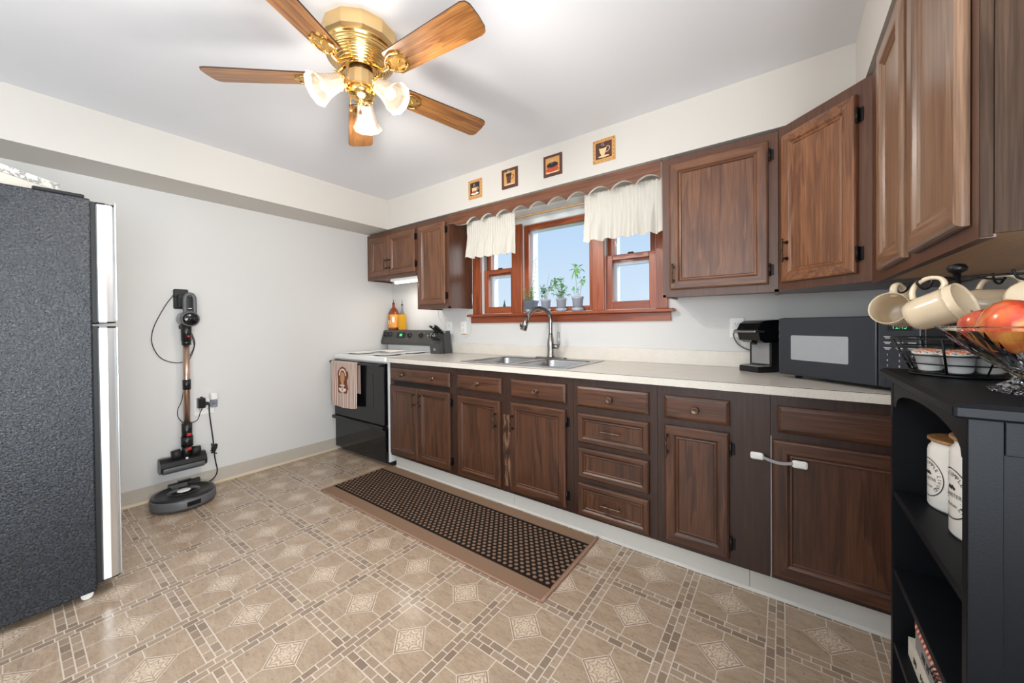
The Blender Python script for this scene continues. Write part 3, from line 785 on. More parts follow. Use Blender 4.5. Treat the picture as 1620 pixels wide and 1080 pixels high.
# ------------------------------------------------------------------ wall cabinets
UFY = -.29
TU = plane_T((0, UFY, 0), (1, 0, 0))
uw = [M['uw_v'], M['uw_h']]
ZT, ZB = 2.088, 1.315
def upper_unit(name, label, x0, x1, zb):
    r = thing(name, label, 'cabinet', (x0, UFY, zb))
    c = MB(); c.box((x0+.0008, UFY, zb+.012), (x1-.0008, -.001, ZT)); fr_ = MB()
    c.box((x0+.0008, UFY, zb), (x1-.0008, UFY+.019, zb+.012)); c.box((x0+.0008, UFY, zb), (x0+.016, -.001, zb+.012)); c.box((x1-.016, UFY, zb), (x1-.0008, -.001, zb+.012))
    obj('carcass', c, M['uw_f'], r); return r
r = upper_unit('range_wall_cabinet', 'short two-door brown wall cabinet above the range', .004, .778, 1.63)
add_door(r, TU, .060, .368, 1.662, 2.046, uw, .345, 1.765); add_door(r, TU, .374, .760, 1.662, 2.046, uw, .398, 1.765, 1)
r = upper_unit('wall_cabinet', 'tall narrow single-door brown wall cabinet between short cabinet and window', .779, 1.186, ZB)
d = add_door(r, TU, .812, 1.152, 1.350, 2.048, uw, None, None, 1)
r = upper_unit('wall_cabinet', 'wide one-door brown wall cabinet beside the window, pull at its lower window-side corner', 2.900, 3.434, ZB)
add_door(r, TU, 2.940, 3.396, 1.353, 2.050, uw, 2.962, 1.44, 1)
# diagonal corner cabinet
P0, P1 = Vector((3.4355, UFY, 0)), Vector((3.728, -.573, 0))
TD = plane_T(P0, P1-P0)
r = thing('corner_wall_cabinet', 'brown one-door wall cabinet set diagonally across the room corner', 'cabinet', (3.58, -.43, ZB))
c = MB(); c.prism([(3.4355, UFY), (3.728, -.573), (4.036, -.573), (4.036, -.003), (3.4355, -.003)], ZB+.004, ZT+.006, 'Z'); obj('carcass', c, M['uw_f'], r)
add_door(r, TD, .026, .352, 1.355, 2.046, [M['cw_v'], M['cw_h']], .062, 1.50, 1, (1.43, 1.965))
# cabinet on the side wall
RX = 3.722
TR = plane_T((RX, 0, 0), (0, -1, 0))
r = thing('side_wall_cabinet', 'large worn two-door wall cabinet seen edge-on above the black cart', 'cabinet', (RX, -1.05, 1.306))
YE = -1.512
c = MB(); c.box((RX, YE, 1.306), (RX+.019, -.576, 2.082)); c.box((RX+.019, YE+.001, 1.318), (4.036, YE+.018, 2.082)); c.box((RX+.019, -.592, 1.318), (4.036, -.576, 2.082)); c.box((RX+.019, YE+.018, 2.066), (4.036, -.592, 2.082)); c.box((4.02, YE+.018, 1.33), (4.036, -.592, 2.066))
obj('carcass', c, M['uw_f'], r)
endw = wood('grey_brown_end_panel', (54, 40, 32), (100, 79, 65), 'Z', rough=.55, spec=.12, coat=0.0, scale=.7)
obj('end_panel', MB().box((RX+.0155, YE-.006, 1.312), (4.036, YE-.0004, 2.082), 0, .001), endw, r)
obj('end_stile', MB().box((RX, YE-.005, 1.307), (RX+.0148, YE-.0004, 2.082), 0, .001), endw, r)
obj('bottom_panel', MB().box((RX+.019, YE+.0185, 1.318), (4.036, -.5925, 1.330)), M['ply'], r)
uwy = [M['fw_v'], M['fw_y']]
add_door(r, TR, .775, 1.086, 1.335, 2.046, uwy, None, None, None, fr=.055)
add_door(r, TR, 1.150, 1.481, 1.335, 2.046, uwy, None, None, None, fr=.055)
# light strip under the short cabinet
r = thing('under_cabinet_light', 'lit white light strip under the short cabinet over the range', 'light', (.55, -.22, 1.62))
obj('housing', MB().box((.34, -.262, 1.600), (.775, -.16, 1.6285), 0, .004), M['white'], r)
obj('light_tube', MB().rod((.36, -.213, 1.594), (.755, -.213, 1.594), .014, 12), M['tube'], r)
l = bpy.data.lights.new('strip_lamp', 'AREA'); l.shape = 'RECTANGLE'; l.size = .38; l.size_y = .03; l.energy = 1.5; l.color = (1, .94, .86)
lo = bpy.data.objects.new('strip_lamp', l); COL.objects.link(lo); lo.parent = r; lo.location = (0, 0, -.055)

# scalloped board, rod and curtains ---------------------------------
V0, V1 = 1.188, 2.898
pts = [(V0, ZT+.004), (V1, ZT+.004)]
cusps = [1.387+.1508*i for i in range(11)]
low = []
for i in range(10):
    a, b_ = cusps[i], cusps[i+1]
    for k in range(9):
        t = k/8; low.append((a+(b_-a)*t, 1.987+.042*math.sin(PI*t)**.75))
low = [(V0, 2.02), (1.215, 2.018), (1.24, 2.008), (1.27, 1.995), (1.31, 1.988)] + low
pts = [(V0, ZT+.004)] + low + [(V1, 1.987), (V1, ZT+.004)]
poly = [(a, b_) for a, b_ in pts]
vb = MB()
top = ZT+.004
for i in range(len(low)-1):
    (a0, z0), (a1, z1) = low[i], low[i+1]
    if a1-a0 < 1e-5: continue
    y0, y1 = UFY-.003, UFY+.017
    vb.add([(a0, y0, z0), (a1, y0, z1), (a1, y0, top), (a0, y0, top)], [(0, 1, 2, 3)], 0)
    vb.add([(a0, y1, z0), (a1, y1, z1), (a1, y1, top), (a0, y1, top)], [(3, 2, 1, 0)], 1)
    vb.add([(a0, y0, z0), (a1, y0, z1), (a1, y1, z1), (a0, y1, z0)], [(3, 2, 1, 0)], 1)
vb.add([(V0, UFY-.003, top), (V1, UFY-.003, top), (V1, UFY+.017, top), (V0, UFY+.017, top)], [(0, 1, 2, 3)], 0)
single('scalloped_valance_board', vb, [wood('valance_oak', (84, 46, 28), (142, 88, 58), 'X', rough=.4), M['skylit_edge']], 'brown oak board with scalloped lower edge spanning above the window', 'valance board', (2.04, UFY, 2.04))
cr = MB(); cr.rod((1.335, -.205, 1.975), (2.885, -.205, 1.975), .0085, 10); cr.rod((1.340, -.205, 1.975), (1.340, -.0225, 1.975), .006, 8); cr.rod((2.800, -.205, 1.975), (2.800, -.0225, 1.975), .006, 8)
single('curtain_rod', cr, M['rod'], 'thin tan curtain rod across the window behind the scalloped board', 'curtain rod', (2.04, -.205, 1.975))
def curtain(label, x0, x1, seed, zb0, zb1):
    rnd = random.Random(seed); ph = [rnd.uniform(0, 6.28) for _ in range(8)]; n = int((x1-x0)*240); k = 2*PI/.085
    def wave(x, a):
        return a*(1.0-2.2*abs(math.sin(.5*k*x+ph[0]+.9*math.sin(9*x+ph[1])))**.8+.35*math.sin(k*2.1*x+ph[2]))
    def fine(x): return .0046*math.sin(2*PI*x/.023+ph[3]+.8*math.sin(21*x))+.0020*math.sin(2*PI*x/.011+ph[4])
    def fn(u, v):
        x = x0+(x1-x0)*u; t = 1-v          # v=1 top
        ztop = 2.018+.004*math.sin(2*PI*x/.03+ph[5]); zb = zb0+(zb1-zb0)*u+.006*math.sin(k*x+ph[0])
        if t < .28:
            s = t/.28; z = ztop+(1.905-ztop)*s
            y = -.2175-.004*math.sin(PI*s)+fine(x)*(1.0-.5*math.exp(-((s-.5)/.12)**2))
        else:
            s = (t-.28)/.72; z = 1.905+(zb-1.905)*s
            y = -.2175+fine(x)*(1-s)*.8+wave(x, .017)*min(1, s*1.5)-.016*s
        flare = (u-.5)*.018*max(0, t-.28)
        return (x+flare, y, z)
    mb = MB(); mb.grid(fn, n, 22)
    hem = MB()
    def fh(u, v):
        p = fn(u, v*.045); return (p[0], p[1]-.0016, p[2])
    hem.grid(fh, n, 1)
    t = thing('curtain_valance', label, 'curtain', ((x0+x1)/2, -.2175, 1.9))
    me_ = obj('panel', mb, M['curtain'], t); obj('hem', hem, M['curtain'], me_); return t
curtain('short ruffled ivory curtain over the window nearest the range', 1.330, 1.822, 3, 1.722, 1.705)
curtain('wide ruffled ivory curtain over the window nearest the corner cabinets', 2.392, 2.888, 8, 1.708, 1.700)

# four small coffee prints on the soffit ----------------------------
def print_base(name, label, x0, x1, z0, z1, border, inner, ins, dots):
    t = thing(name, label, 'picture', ((x0+x1)/2, -.29, (z0+z1)/2))
    obj('plaque', MB().box((x0, -.2965, z0), (x1, -.2902, z1), 0, .001), border, t)
    obj('picture_field', MB().box((x0+ins, -.2973, z0+ins*1.1), (x1-ins, -.2962, z1-ins)), inner, t)
    if dots:
        d = MB()
        for i in range(6):
            f = (i+.5)/6
            for (a, b_) in ((x0+.008, z0+(z1-z0)*f), (x1-.008, z0+(z1-z0)*f), (x0+(x1-x0)*f, z0+.009), (x0+(x1-x0)*f, z1-.009)):
                d.box((a-.002, -.2972, b_-.002), (a+.002, -.2962, b_+.002))
        obj('border_pattern', d, M['pic_dk'], t)
    return t
def shp(t, name, poly, mat, y=-.2978):
    m = MB(); m.prism(poly, y, y+.0014, 'Y'); return obj(name, m, mat, t)
def ell(cx, cz, rx, rz, a0=0, a1=2*PI, n=20): return [(cx+rx*math.cos(a0+(a1-a0)*i/n), cz+rz*math.sin(a0+(a1-a0)*i/n)) for i in range(n if abs(a1-a0-2*PI) < 1e-6 else n+1)]
def steam(t, cx, cz, s, mat):
    m = MB(); 
    for d in (-.008, .006): m.tube([(cx+d*s, -.2982, cz), (cx+(d+.006)*s, -.2982, cz+.008*s), (cx+(d-.004)*s, -.2982, cz+.018*s), (cx+(d+.003)*s, -.2982, cz+.028*s)], .0011*s, 5)
    obj('steam', m, mat, t)
def cup_handle(t, cx, cz, r, mat):
    m = MB(); m.tube([(cx, -.2981, cz+r), (cx+r*.9, -.2981, cz+r*.8), (cx+r*1.1, -.2981, cz), (cx+r*.5, -.2981, cz-r*.8), (cx-.004, -.2981, cz-r)], .002, 6); obj('cup_handle', m, mat, t)
t = print_base('coffee_print', 'coffee print with dotted tan border and a red-glazed cup on saucer', 1.420, 1.560, 2.168, 2.316, M['pic_tan'], M['pic_dk'], .022, True)
shp(t, 'saucer', ell(1.490, 2.206, .040, .010), M['pic_wht']); shp(t, 'cup', [(1.458, 2.252), (1.512, 2.252), (1.505, 2.222), (1.492, 2.208), (1.476, 2.208), (1.464, 2.222)], M['pic_cream'], -.2984); shp(t, 'glaze', ell(1.486, 2.218, .022, .010), M['pic_red'], -.2990); cup_handle(t, 1.512, 2.240, .012, M['pic_cream']); steam(t, 1.484, 2.258, .9, M['pic_wht'])
t = print_base('coffee_print', 'coffee print with brown border and a tall dark glass mug', 1.757, 1.902, 2.174, 2.318, M['pic_brn'], M['pic_tan'], .022, False)
shp(t, 'glass_mug', [(1.800, 2.278), (1.848, 2.278), (1.840, 2.210), (1.808, 2.210)], M['pic_brn']); shp(t, 'coffee_top', [(1.798, 2.282), (1.850, 2.282), (1.847, 2.262), (1.801, 2.262)], M['pic_dk'], -.2984); cup_handle(t, 1.850, 2.252, .016, M['pic_brn']); steam(t, 1.822, 2.284, .8, M['pic_wht'])
shp(t, 'caption', [(1.785, 2.197), (1.875, 2.197), (1.875, 2.201), (1.785, 2.201)], M['pic_wht'])
t = print_base('coffee_print', 'coffee print with brown border and a wide terracotta cup of black coffee', 2.121, 2.264, 2.174, 2.317, M['pic_brn'], M['pic_tan'], .018, False)
shp(t, 'saucer', ell(2.190, 2.217, .050, .016), M['pic_red']); shp(t, 'cup', ell(2.192, 2.247, .046, .036, PI, 2*PI), M['pic_red'], -.2984); shp(t, 'coffee', ell(2.192, 2.248, .043, .018), M['pic_dk'], -.2990); steam(t, 2.190, 2.254, .9, M['pic_wht'])
shp(t, 'caption', [(2.150, 2.196), (2.235, 2.196), (2.235, 2.200), (2.150, 2.200)], M['pic_wht'])
t = print_base('coffee_print', 'coffee print with dotted tan border and a cream sketched cup on brown', 2.484, 2.628, 2.172, 2.315, M['pic_tan'], M['pic_brn'], .020, True)
shp(t, 'saucer', ell(2.556, 2.206, .036, .006), M['pic_cream']); shp(t, 'cup', [(2.526, 2.262), (2.576, 2.262), (2.570, 2.232), (2.560, 2.212), (2.542, 2.212), (2.532, 2.232)], M['pic_cream'], -.2984); shp(t, 'coffee', ell(2.551, 2.262, .025, .006), M['pic_dk'], -.2990); cup_handle(t, 2.576, 2.246, .017, M['pic_cream']); steam(t, 2.550, 2.268, .8, M['pic_wht'])

# ------------------------------------------------------------------ range
rg = thing('electric_range', 'white freestanding range with black oven door and grey control panel', 'range', (.42, -.33, 0))
SX, EX = .030, .822
obj('body', MB().box((SX, -.632, .035), (EX, -.028, .868), 0, .004), M['enamel'], rg)
obj('plinth', MB().box((SX+.03, -.60, 0), (EX-.004, -.06, .036)), M['black_m'], rg)
ck = MB(); ck.rings([[(p[0], p[1], z) for p in rrect(SX-.016+i, EX+.006-i, -.668+i, -.028-i*.2, .020, 4)] for i, z in ((.004, .868), (0, .874), (0, .904), (.006, .911))], 0, False); cook = obj('cooktop', ck, M['enamel'], rg)
od = MB(); od.box((SX-.006, -.668, .340), (EX-.012, -.634, .856), 0, .006); dr = obj('oven_door', od, M['black_g'], rg)
hb = MB(); hb.box((SX-.020, -.708, .832), (EX-.03, -.690, .850), 0, .006)
for x in (SX-.008, EX-.065): hb.box((x, -.692, .830), (x+.035, -.668, .852), 0, .004)
obj('handle', hb, M['black'], dr)
obj('window_panel', MB().box((SX+.16, -.6692, .46), (EX-.17, -.6678, .76), 0), M['black_g'], dr)
dw = MB(); dw.box((SX-.002, -.664, .042), (EX-.010, -.634, .322), 0, .006); dwo = obj('storage_drawer', dw, M['black_g'], rg)
lp = MB(); lp.prism([(-.664, .300), (-.692, .312), (-.694, .330), (-.684, .338), (-.634, .334)], SX-.010, EX-.012, 'X'); obj('handle', lp, M['black'], dwo)
bk = MB(); bk.box((SX+.004, -.080, .911), (EX-.015, -.030, .990), 0, .003); obj('back_riser', bk, M['enamel'], rg)
cp = MB(); cp.prism([(-.012, .985), (-.146, .975), (-.158, .995), (-.156, 1.010), (-.122, 1.118), (-.112, 1.124), (-.012, 1.124)], SX-.008, EX-.020, 'X'); pan = obj('control_panel', cp, M['panel_blk'], rg)
TP = plane_T((0, -.1565, 1.010), (1, 0, 0), Vector((0, .034, .108)).normalized())
for i, (x, b_) in enumerate(((.085, .072), (.155, .072), (.470, .066), (.640, .066))):
    k = MB(); k.T = TP; k.lathe([(.024, 0), (.026, .003), (.021, .006), (.020, .020), (.017, .023)], (x, b_, .0), 16); k.box((x-.004, b_-.019, .020), (x+.004, b_+.019, .028), 0, .001); obj('knob', k, M['black'], rg)
k = MB(); k.T = TP; k.rings([[(p[0], p[1], z) for p in rrect(.265, .400, .038, .094, .014, 4)] for z in (-.001, .002)]); disp = obj('display_bezel', k, M['black_m'], rg)
k = MB(); k.T = TP; k.box((.312, .056, .001), (.350, .080, .003)); obj('clock_display', k, M['lcd'], disp)
k = MB(); k.T = TP
for x, y in ((.278, .080), (.278, .055), (.292, .068), (.365, .080), (.378, .080), (.390, .080), (.372, .056), (.386, .056), (.43, .09), (.505, .09), (.44, .03), (.60, .09), (.60, .06), (.675, .09), (.10, .11), (.17, .11)): k.box((x-.004, y-.002, 0), (x+.004, y+.002, .001))
obj('panel_print', k, M['print_w'], rg)
for (x, y) in ((.215, -.50), (.62, -.50), (.215, -.22), (.62, -.22)):
    k = MB(); k.lathe([(.112, .9105), (.112, .914), (.100, .918), (.095, .914), (.012, .914)], (x, y, 0), 28); bu = obj('burner_bowl', k, M['black_m'], cook)
for i, (x0, x1, y0, y1) in enumerate(((.10, .335, -.615, -.385), (.50, .735, -.615, -.385), (.10, .335, -.335, -.105), (.50, .735, -.335, -.105))):
    k = MB(); k.rings([[(p[0], p[1], z) for p in rrect(x0, x1, y0, y1, .02, 3)] for z in (.9195, .9245)])
    cv_ = single('burner_cover', k, M['enamel'], ('white square burner cover on the range, front by the side wall', 'white square burner cover on the range, front by the worktop', 'white square burner cover on the range, rear by the side wall', 'white square burner cover on the range, rear by the knife block')[i], 'burner cover', ((x0+x1)/2, (y0+y1)/2, .9195), 'burner covers on the range')
pp = MB(); 
def sheet(u, v): return (.32+u*.26, -.44+v*.20, .9265+.006*math.sin(u*PI)+.004*math.sin(v*3))
pp.grid(sheet, 10, 6); pp.grid(lambda u, v: (sheet(u, v)[0], sheet(u, v)[1], sheet(u, v)[2]-.0015), 10, 6)
single('folded_paper', pp, M['paper'], 'white sheet of paper lying across the range burner covers', 'paper', (.45, -.34, .9265))

# towel over the oven handle
tw = thing('dish_towel', 'striped cream and brown towel with a coffee motif over the oven handle', 'towel', (.275, -.70, .85))
tx0, tx1 = .060, .490
def tf(u, v):
    x = tx0+(tx1-tx0)*u; s = v*.66
    fold = .004*math.sin(u*17)+.0025*math.sin(u*41+1)
    if s < .38: z = .838-s; side = -1; y = -.714-.006*math.sin(s*5)-fold*min(1, s*5)
    else: z = .838; y = -.714; side = 0
    dz = .018*math.sin(u*PI)**.5*(s/.38) if s < .38 else 0
    return (x+.030*(s/.38)*(.5-u), y, z-dz)
tp_ = MB(); tp_.grid(lambda u, v: tf(u, v*.5757), 60, 20)
tp_.grid(lambda u, v: (tx0+(tx1-tx0)*u, -.700-.014*math.cos(PI*v), .838+.016*math.sin(PI*v)), 40, 8)
tp_.grid(lambda u, v: (tx0+.004+(tx1-tx0-.004)*u, -.6855+.003*math.sin(u*15), .838-v*.26), 40, 8)
obj('cloth', tp_, M['towel'], tw)
def onto(poly, mat, name, d=.0):
    m = MB(); m.prism(poly, 0, .0016, 'Y'); 
    for i, p in enumerate(m.v):
        u = (p.x-tx0)/(tx1-tx0); v = max(0, min(.379, .838-p.z))/.66
        m.v[i] = Vector((p.x, tf(u, v)[1]-.0015-d-p.y, p.z))
    return obj(name, m, mat, tw)
cx = .262
def sc(poly): return [(cx+(a-cx)*1.35, .700+(b_-.715)*1.30) for a, b_ in poly]
onto(sc([(cx-.068, .74), (cx-.058, .77), (cx-.045, .765), (cx-.036, .785), (cx, .798), (cx+.036, .785), (cx+.045, .765), (cx+.058, .77), (cx+.068, .74), (cx+.052, .70), (cx+.062, .65), (cx+.048, .615), (cx-.048, .615), (cx-.062, .65), (cx-.052, .70)]), M['motif_br'], 'printed_frame')
onto(sc(ell(cx, .735, .042, .048, 0, PI)+ell(cx, .735, .032, .038, PI, 0)[::1]), M['motif_cr'], 'printed_arch', .0012)
onto(sc(ell(cx, .722, .026, .040)), M['motif_tan'], 'printed_badge', .0026)
onto(sc([(cx-.030, .672), (cx-.024, .672), (cx-.024, .662), (cx-.030, .662)]), M['motif_cr'], 'printed_mark', .0012); onto(sc([(cx-.012, .672), (cx+.026, .672), (cx+.026, .664), (cx-.012, .664)]), M['motif_cr'], 'printed_mark', .0012)
onto(sc(ell(cx, .638, .042, .014, PI, 2*PI)+[(cx+.044, .648), (cx-.044, .648)]), M['motif_cr'], 'printed_saucer', .0012)

# ------------------------------------------------------------------ on the range and worktop
t = thing('sauce_bottle', 'large brown bottle with orange label on top of the range panel', 'bottle', (.120, -.066, 1.1245))
def squash(c, kx): return lambda p: Vector((c+(p[0]-c)*kx, p[1], p[2]))
m = MB(); m.T = squash(.120, 1.32); m.lathe([(.045, 1.1245), (.050, 1.132), (.050, 1.290), (.047, 1.305), (.030, 1.345), (.014, 1.365), (.012, 1.385), (.0135, 1.388), (.0135, 1.400)], (.120, -.066, 0), 22); obj('glass', m, M['bottle_br'], t)
m = MB(); m.T = squash(.120, 1.32); m.lathe([(.0506, 1.150), (.0508, 1.151), (.0508, 1.285), (.0506, 1.286)], (.120, -.066, 0), 22, cap=False); obj('label', m, M['label_or'], t)
m = MB(); m.rod((.120, -.066, 1.400), (.120, -.066, 1.414), .012, 12); m.rod((.120, -.066, 1.412), (.120, -.066, 1.445), .003, 8); obj('stopper', m, M['cork'], t)
def onbot(poly, name, mat, r=.0515):
    mb = MB(); mb.prism(poly, 0, .0008, 'Y')
    for i, p in enumerate(mb.v):
        a = (p.x)/.066; rr = r+p.y; mb.v[i] = Vector((.120+math.sin(a)*rr*1.32, -.066-math.cos(a)*rr, p.z))
    return obj(name, mb, mat, t)
onbot([(-.030, 1.235), (.002, 1.235), (.002, 1.275), (-.030, 1.275)], 'label_panel', M['pic_brn'])
onbot([(-.024, 1.241), (-.016, 1.241), (-.016, 1.269), (-.024, 1.269)], 'label_stripe', M['pic_tan'], .0525); onbot([(-.012, 1.241), (-.004, 1.241), (-.004, 1.269), (-.012, 1.269)], 'label_stripe', M['pic_tan'], .0525)
onbot([(-.030, 1.190), (.012, 1.186), (.022, 1.205), (.012, 1.222), (-.030, 1.225)], 'label_patch', M['paper'])
onbot([(-.032, 1.152), (.030, 1.152), (.010, 1.170), (-.030, 1.178)], 'label_patch', M['pic_red'])
onbot([(.034, 1.205), (.062, 1.205), (.062, 1.262), (.034, 1.262)], 'label_patch', M['paper'])
t = thing('oil_cruet', 'slim clear cruet of golden oil beside the brown bottle', 'bottle', (.262, -.066, 1.1245))
m = MB(); m.rings([[(p[0], p[1], z) for p in rrect(.262-w_, .262+w_, -.066-w_, -.066+w_, .008, 3)] for w_, z in ((.026, 1.1245), (.030, 1.130), (.030, 1.268), (.026, 1.285))], 0, False); obj('oil', m, M['oil'], t)
m = MB(); m.lathe([(.026, 1.2855), (.014, 1.312), (.010, 1.335), (.010, 1.372), (.013, 1.376)], (.262, -.066, 0), 14); obj('neck', m, M['clear_pl'], t)
m = MB(); m.rod((.262, -.066, 1.377), (.262, -.066, 1.392), .011, 10); m.rod((.262, -.066, 1.39), (.270, -.072, 1.432), .003, 8); obj('pourer', m, M['cork'], t)

t = thing('knife_block', 'dark grey slanted knife block beside the range', 'knife block', (.897, -.12, .9105))
prof = [(-.192, .9105), (-.206, .995), (-.108, 1.118), (-.066, 1.118), (-.040, .9105)]
m = MB(); m.prism(prof, .834, .958, 'X'); obj('block', m, simple('charcoal_block', (66, 67, 68), .4, var=.05), t)
m = MB(); m.prism([(p[0], p[1]) for p in [(-.150, .9112), (-.130, .9112), (-.148, 1.066), (-.165, 1.044)]], .9582, .9592, 'X'); obj('groove', m, M['black'], t)
m = MB(); m.tube([(.896+.017*math.cos(a*PI/8), -.1995, .955+.017*math.sin(a*PI/8)) for a in range(16)], .0013, 5, closed=True, smooth_path=False); m.box((.8953, -.2015, .947), (.8967, -.198, .962)); obj('emblem', m, M['print_w'], t)
nrm = Vector((0, -.782, .623)); along = Vector((0, .623, .782))
def knife(x, s, L, r, ring=True):
    base = Vector((x+.022, -.206, .995))+along*s
    k = MB(); k.rod(base+nrm*.002, base+nrm*(.02), r*.8, 8)
    pts_ = [base+nrm*.015, base+nrm*(L*.45)+along*.002, base+nrm*(L*.8)-along*.002, base+nrm*L-along*.010]
    k.tube(pts_, r, 8); o = obj('knife_handle', k, M['black'], t)
    v_ = MB()
    for f in (.25, .55, .85): v_.sphere(base+nrm*(L*f)+Vector((r*.8, 0, 0)), .0032, 8, 5)
    v_.sphere(base+nrm*L-along*.010, r*.92, 10, 6); obj('rivet', v_, M['steel'], o)
for x, s, L in ((.838, .128, .118), (.872, .132, .10), (.908, .128, .125)): knife(x, s, L, .0115)
for x in (.832, .866, .898, .922): knife(x, .052, .075, .0085)
for x in (.848, .884): knife(x, .080, .062, .0085)

def outlet_plate(name, label, T, w_, h_, gangs=1, origin=None):
    t = thing(name, label, 'outlet', origin)
    m = MB(); m.T = T; m.rings([[(p[0], p[1], z) for p in rrect(-w_/2+i, w_/2-i, -h_/2+i, h_/2-i, .004, 3)] for i, z in ((0, .0003), (0, .004), (.003, .006))]); p = obj('plate', m, M['white'], t)
    for g in range(gangs):
        gx = (g-(gangs-1)/2)*.046
        for sgn in (-1, 1):
            m = MB(); m.T = T; m.rings([[(q[0], q[1], z) for q in rrect(gx-.017, gx+.017, sgn*.0195-.0145, sgn*.0195+.0145, .010, 4)] for z in (.006, .0075)]); r_ = obj('receptacle', m, M['white'], t)
            m = MB(); m.T = T
            m.box((gx-.008, sgn*.0195-.001, .0074), (gx-.0055, sgn*.0195+.008, .0079)); m.box((gx+.0055, sgn*.0195-.001, .0074), (gx+.008, sgn*.0195+.007, .0079)); m.rod((gx, sgn*.0195-.008, .0074), (gx, sgn*.0195-.008, .0079), .0026, 8)
            obj('slots', m, M['slot'], r_)
    return t
TW = lambda x, z: plane_T((x, 0, z), (1, 0, 0))
t = outlet_plate('wall_outlet', 'white wall outlet with a boxy adapter beside the knife block', TW(.889, 1.143), .070, .115, 1, (.889, 0, 1.143))
t = outlet_plate('wall_outlet', 'white wall outlet with looped thin cord near the window sill end', TW(1.072, 1.146), .070, .115, 1, (1.072, 0, 1.146))
t = outlet_plate('wall_outlet', 'white wall outlet beside the coffee maker', TW(3.236, 1.138), .072, .115, 1, (3.236, 0, 1.138))
m = MB(); m.box((.868, -.040, 1.088), (.910, -.0082, 1.132), 0, .004); single('plug_adapter', m, M['white'], 'boxy white adapter plugged in behind the knife block', 'adapter', (.889, -.02, 1.11))
m = MB(); m.tube([(.735, -.006, 1.315), (.734, -.005, 1.27), (.760, -.005, 1.225), (.786, -.006, 1.184), (.828, -.010, 1.125), (.850, -.022, 1.105), (.868, -.03, 1.104)], .0022, 6); single('lamp_cord', m, M['white'], 'thin white cord hanging from the wall cabinet to the adapter', 'cord', (.735, -.006, 1.315))
t = thing('appliance_cord', 'thin white cord looping from outlet up beside the window', 'cord', (1.072, -.01, 1.12))
m = MB(); m.tube([(1.072, -.018, 1.126), (1.045, -.016, 1.128), (1.030, -.010, 1.112), (1.035, -.008, 1.09), (1.061, -.006, 1.066), (1.100, -.006, 1.060), (1.140, -.006, 1.085), (1.172, -.006, 1.125), (1.186, -.0255, 1.168), (1.174, -.0665, 1.225), (1.172, -.0665, 1.26), (1.176, -.03, 1.30), (1.184, -.006, 1.35), (1.186, -.006, 1.45)], .0020, 6); obj('wire', m, M['white'], t)
m = MB(); m.rod((1.072, -.0082, 1.1265), (1.072, -.026, 1.1265), .011, 12); obj('plug', m, M['white'], t)
m = MB(); m.rod((1.055, -.008, 1.086), (1.112, -.008, 1.084), .003, 8); obj('twist_tie', m, M['pic_tan'], t)

# coffee maker --------------------------------------------------------
cf = thing('coffee_maker', 'black single-cup coffee maker between outlet and microwave', 'coffee maker', (3.36, -.205, .9105), 0)
cu_ = Vector((.77, -.638, 0)); cd = Vector((.638, .77, 0))     # front edge direction, depth direction
P = Vector((3.256, -.168, .9105))
TC = lambda p: P+cu_*p[0]+cd*p[1]+Vector((0, 0, p[2]))      # (along front, depth, height)
W_ = .128
m = MB(); m.T = TC; m.prism([(.008, 0), (W_-.008, 0), (W_, .02), (W_, .165), (0, .160), (0, .02)], 0, .030, 'Z'); obj('base', m, M['black'], cf)
m = MB(); m.T = TC; m.prism([(.012, .008), (W_-.012, .008), (W_-.006, .024), (W_-.006, .075), (.006, .075), (.006, .024)], .0302, .034, 'Z'); tr = obj('drip_tray', m, M['lgrey_pl'], cf)
m = MB(); m.T = TC
for i in range(5): m.box((.022, .016+i*.011, .034), (W_-.022, .021+i*.011, .0345))
obj('tray_slots', m, M['black'], tr)
m = MB(); m.T = TC; m.prism([(0, .078), (W_, .078), (W_, .160), (0, .160)], .0302, .165, 'Z'); obj('column', m, M['black'], cf)
m = MB(); m.T = TC; m.prism([(.012, .0765), (W_-.012, .0765), (W_-.012, .0778), (.012, .0778)], .040, .152, 'Z'); obj('back_plate', m, M['lgrey_pl'], cf)
m = MB(); m.T = TC; sec = [(.006, .165), (-.004, .200), (-.008, .222), (.010, .252), (.040, .266), (.160, .272), (.160, .152), (.034, .152)]
m.add([(0, a, z) for a, z in sec]+[(W_, a, z) for a, z in sec], [tuple(range(8)), tuple(8+i for i in reversed(range(8)))]+[(i, 8+i, 8+(i+1) % 8, (i+1) % 8) for i in range(8)]); obj('brew_head', m, M['black_g'], cf)
m = MB(); m.T = TC; m.box((-.004, -.030, .205), (W_+.004, .03, .216), 0, .004); obj('lift_handle', m, M['steel'], cf)
m = MB(); m.T = TC; m.rod((W_/2, .035, .152), (W_/2, .035, .142), .014, 12); obj('spout', m, M['black_m'], cf)
for z, h_, mt in ((.215, .022, 'print_w'), (.178, .014, 'white')):
    m = MB(); m.T = TC; m.box((W_, .125, z), (W_+.0012, .158, z+h_)); q = obj('side_icon' if mt == 'print_w' else 'side_sticker', m, M[mt], cf)
m = MB(); m.T = TC; m.box((W_+.0011, .130, .220), (W_+.0018, .153, .232)); obj('icon_face', m, M['black'], cf)
t = thing('appliance_cord', 'grey cord from the outlet behind the coffee maker', 'cord', (3.236, -.01, 1.118))
m = MB(); m.tube([(3.236, -.030, 1.118), (3.222, -.034, 1.105), (3.228, -.028, 1.07), (3.252, -.020, 1.035), (3.300, -.026, 1.012), (3.36, -.028, 1.00)], .0035, 7); obj('wire', m, simple('grey_cord', (96, 90, 84), .5), t)
m = MB(); m.rod((3.236, -.0082, 1.1185), (3.236, -.034, 1.1185), .012, 12); obj('plug', m, M['grey_pl'], t)

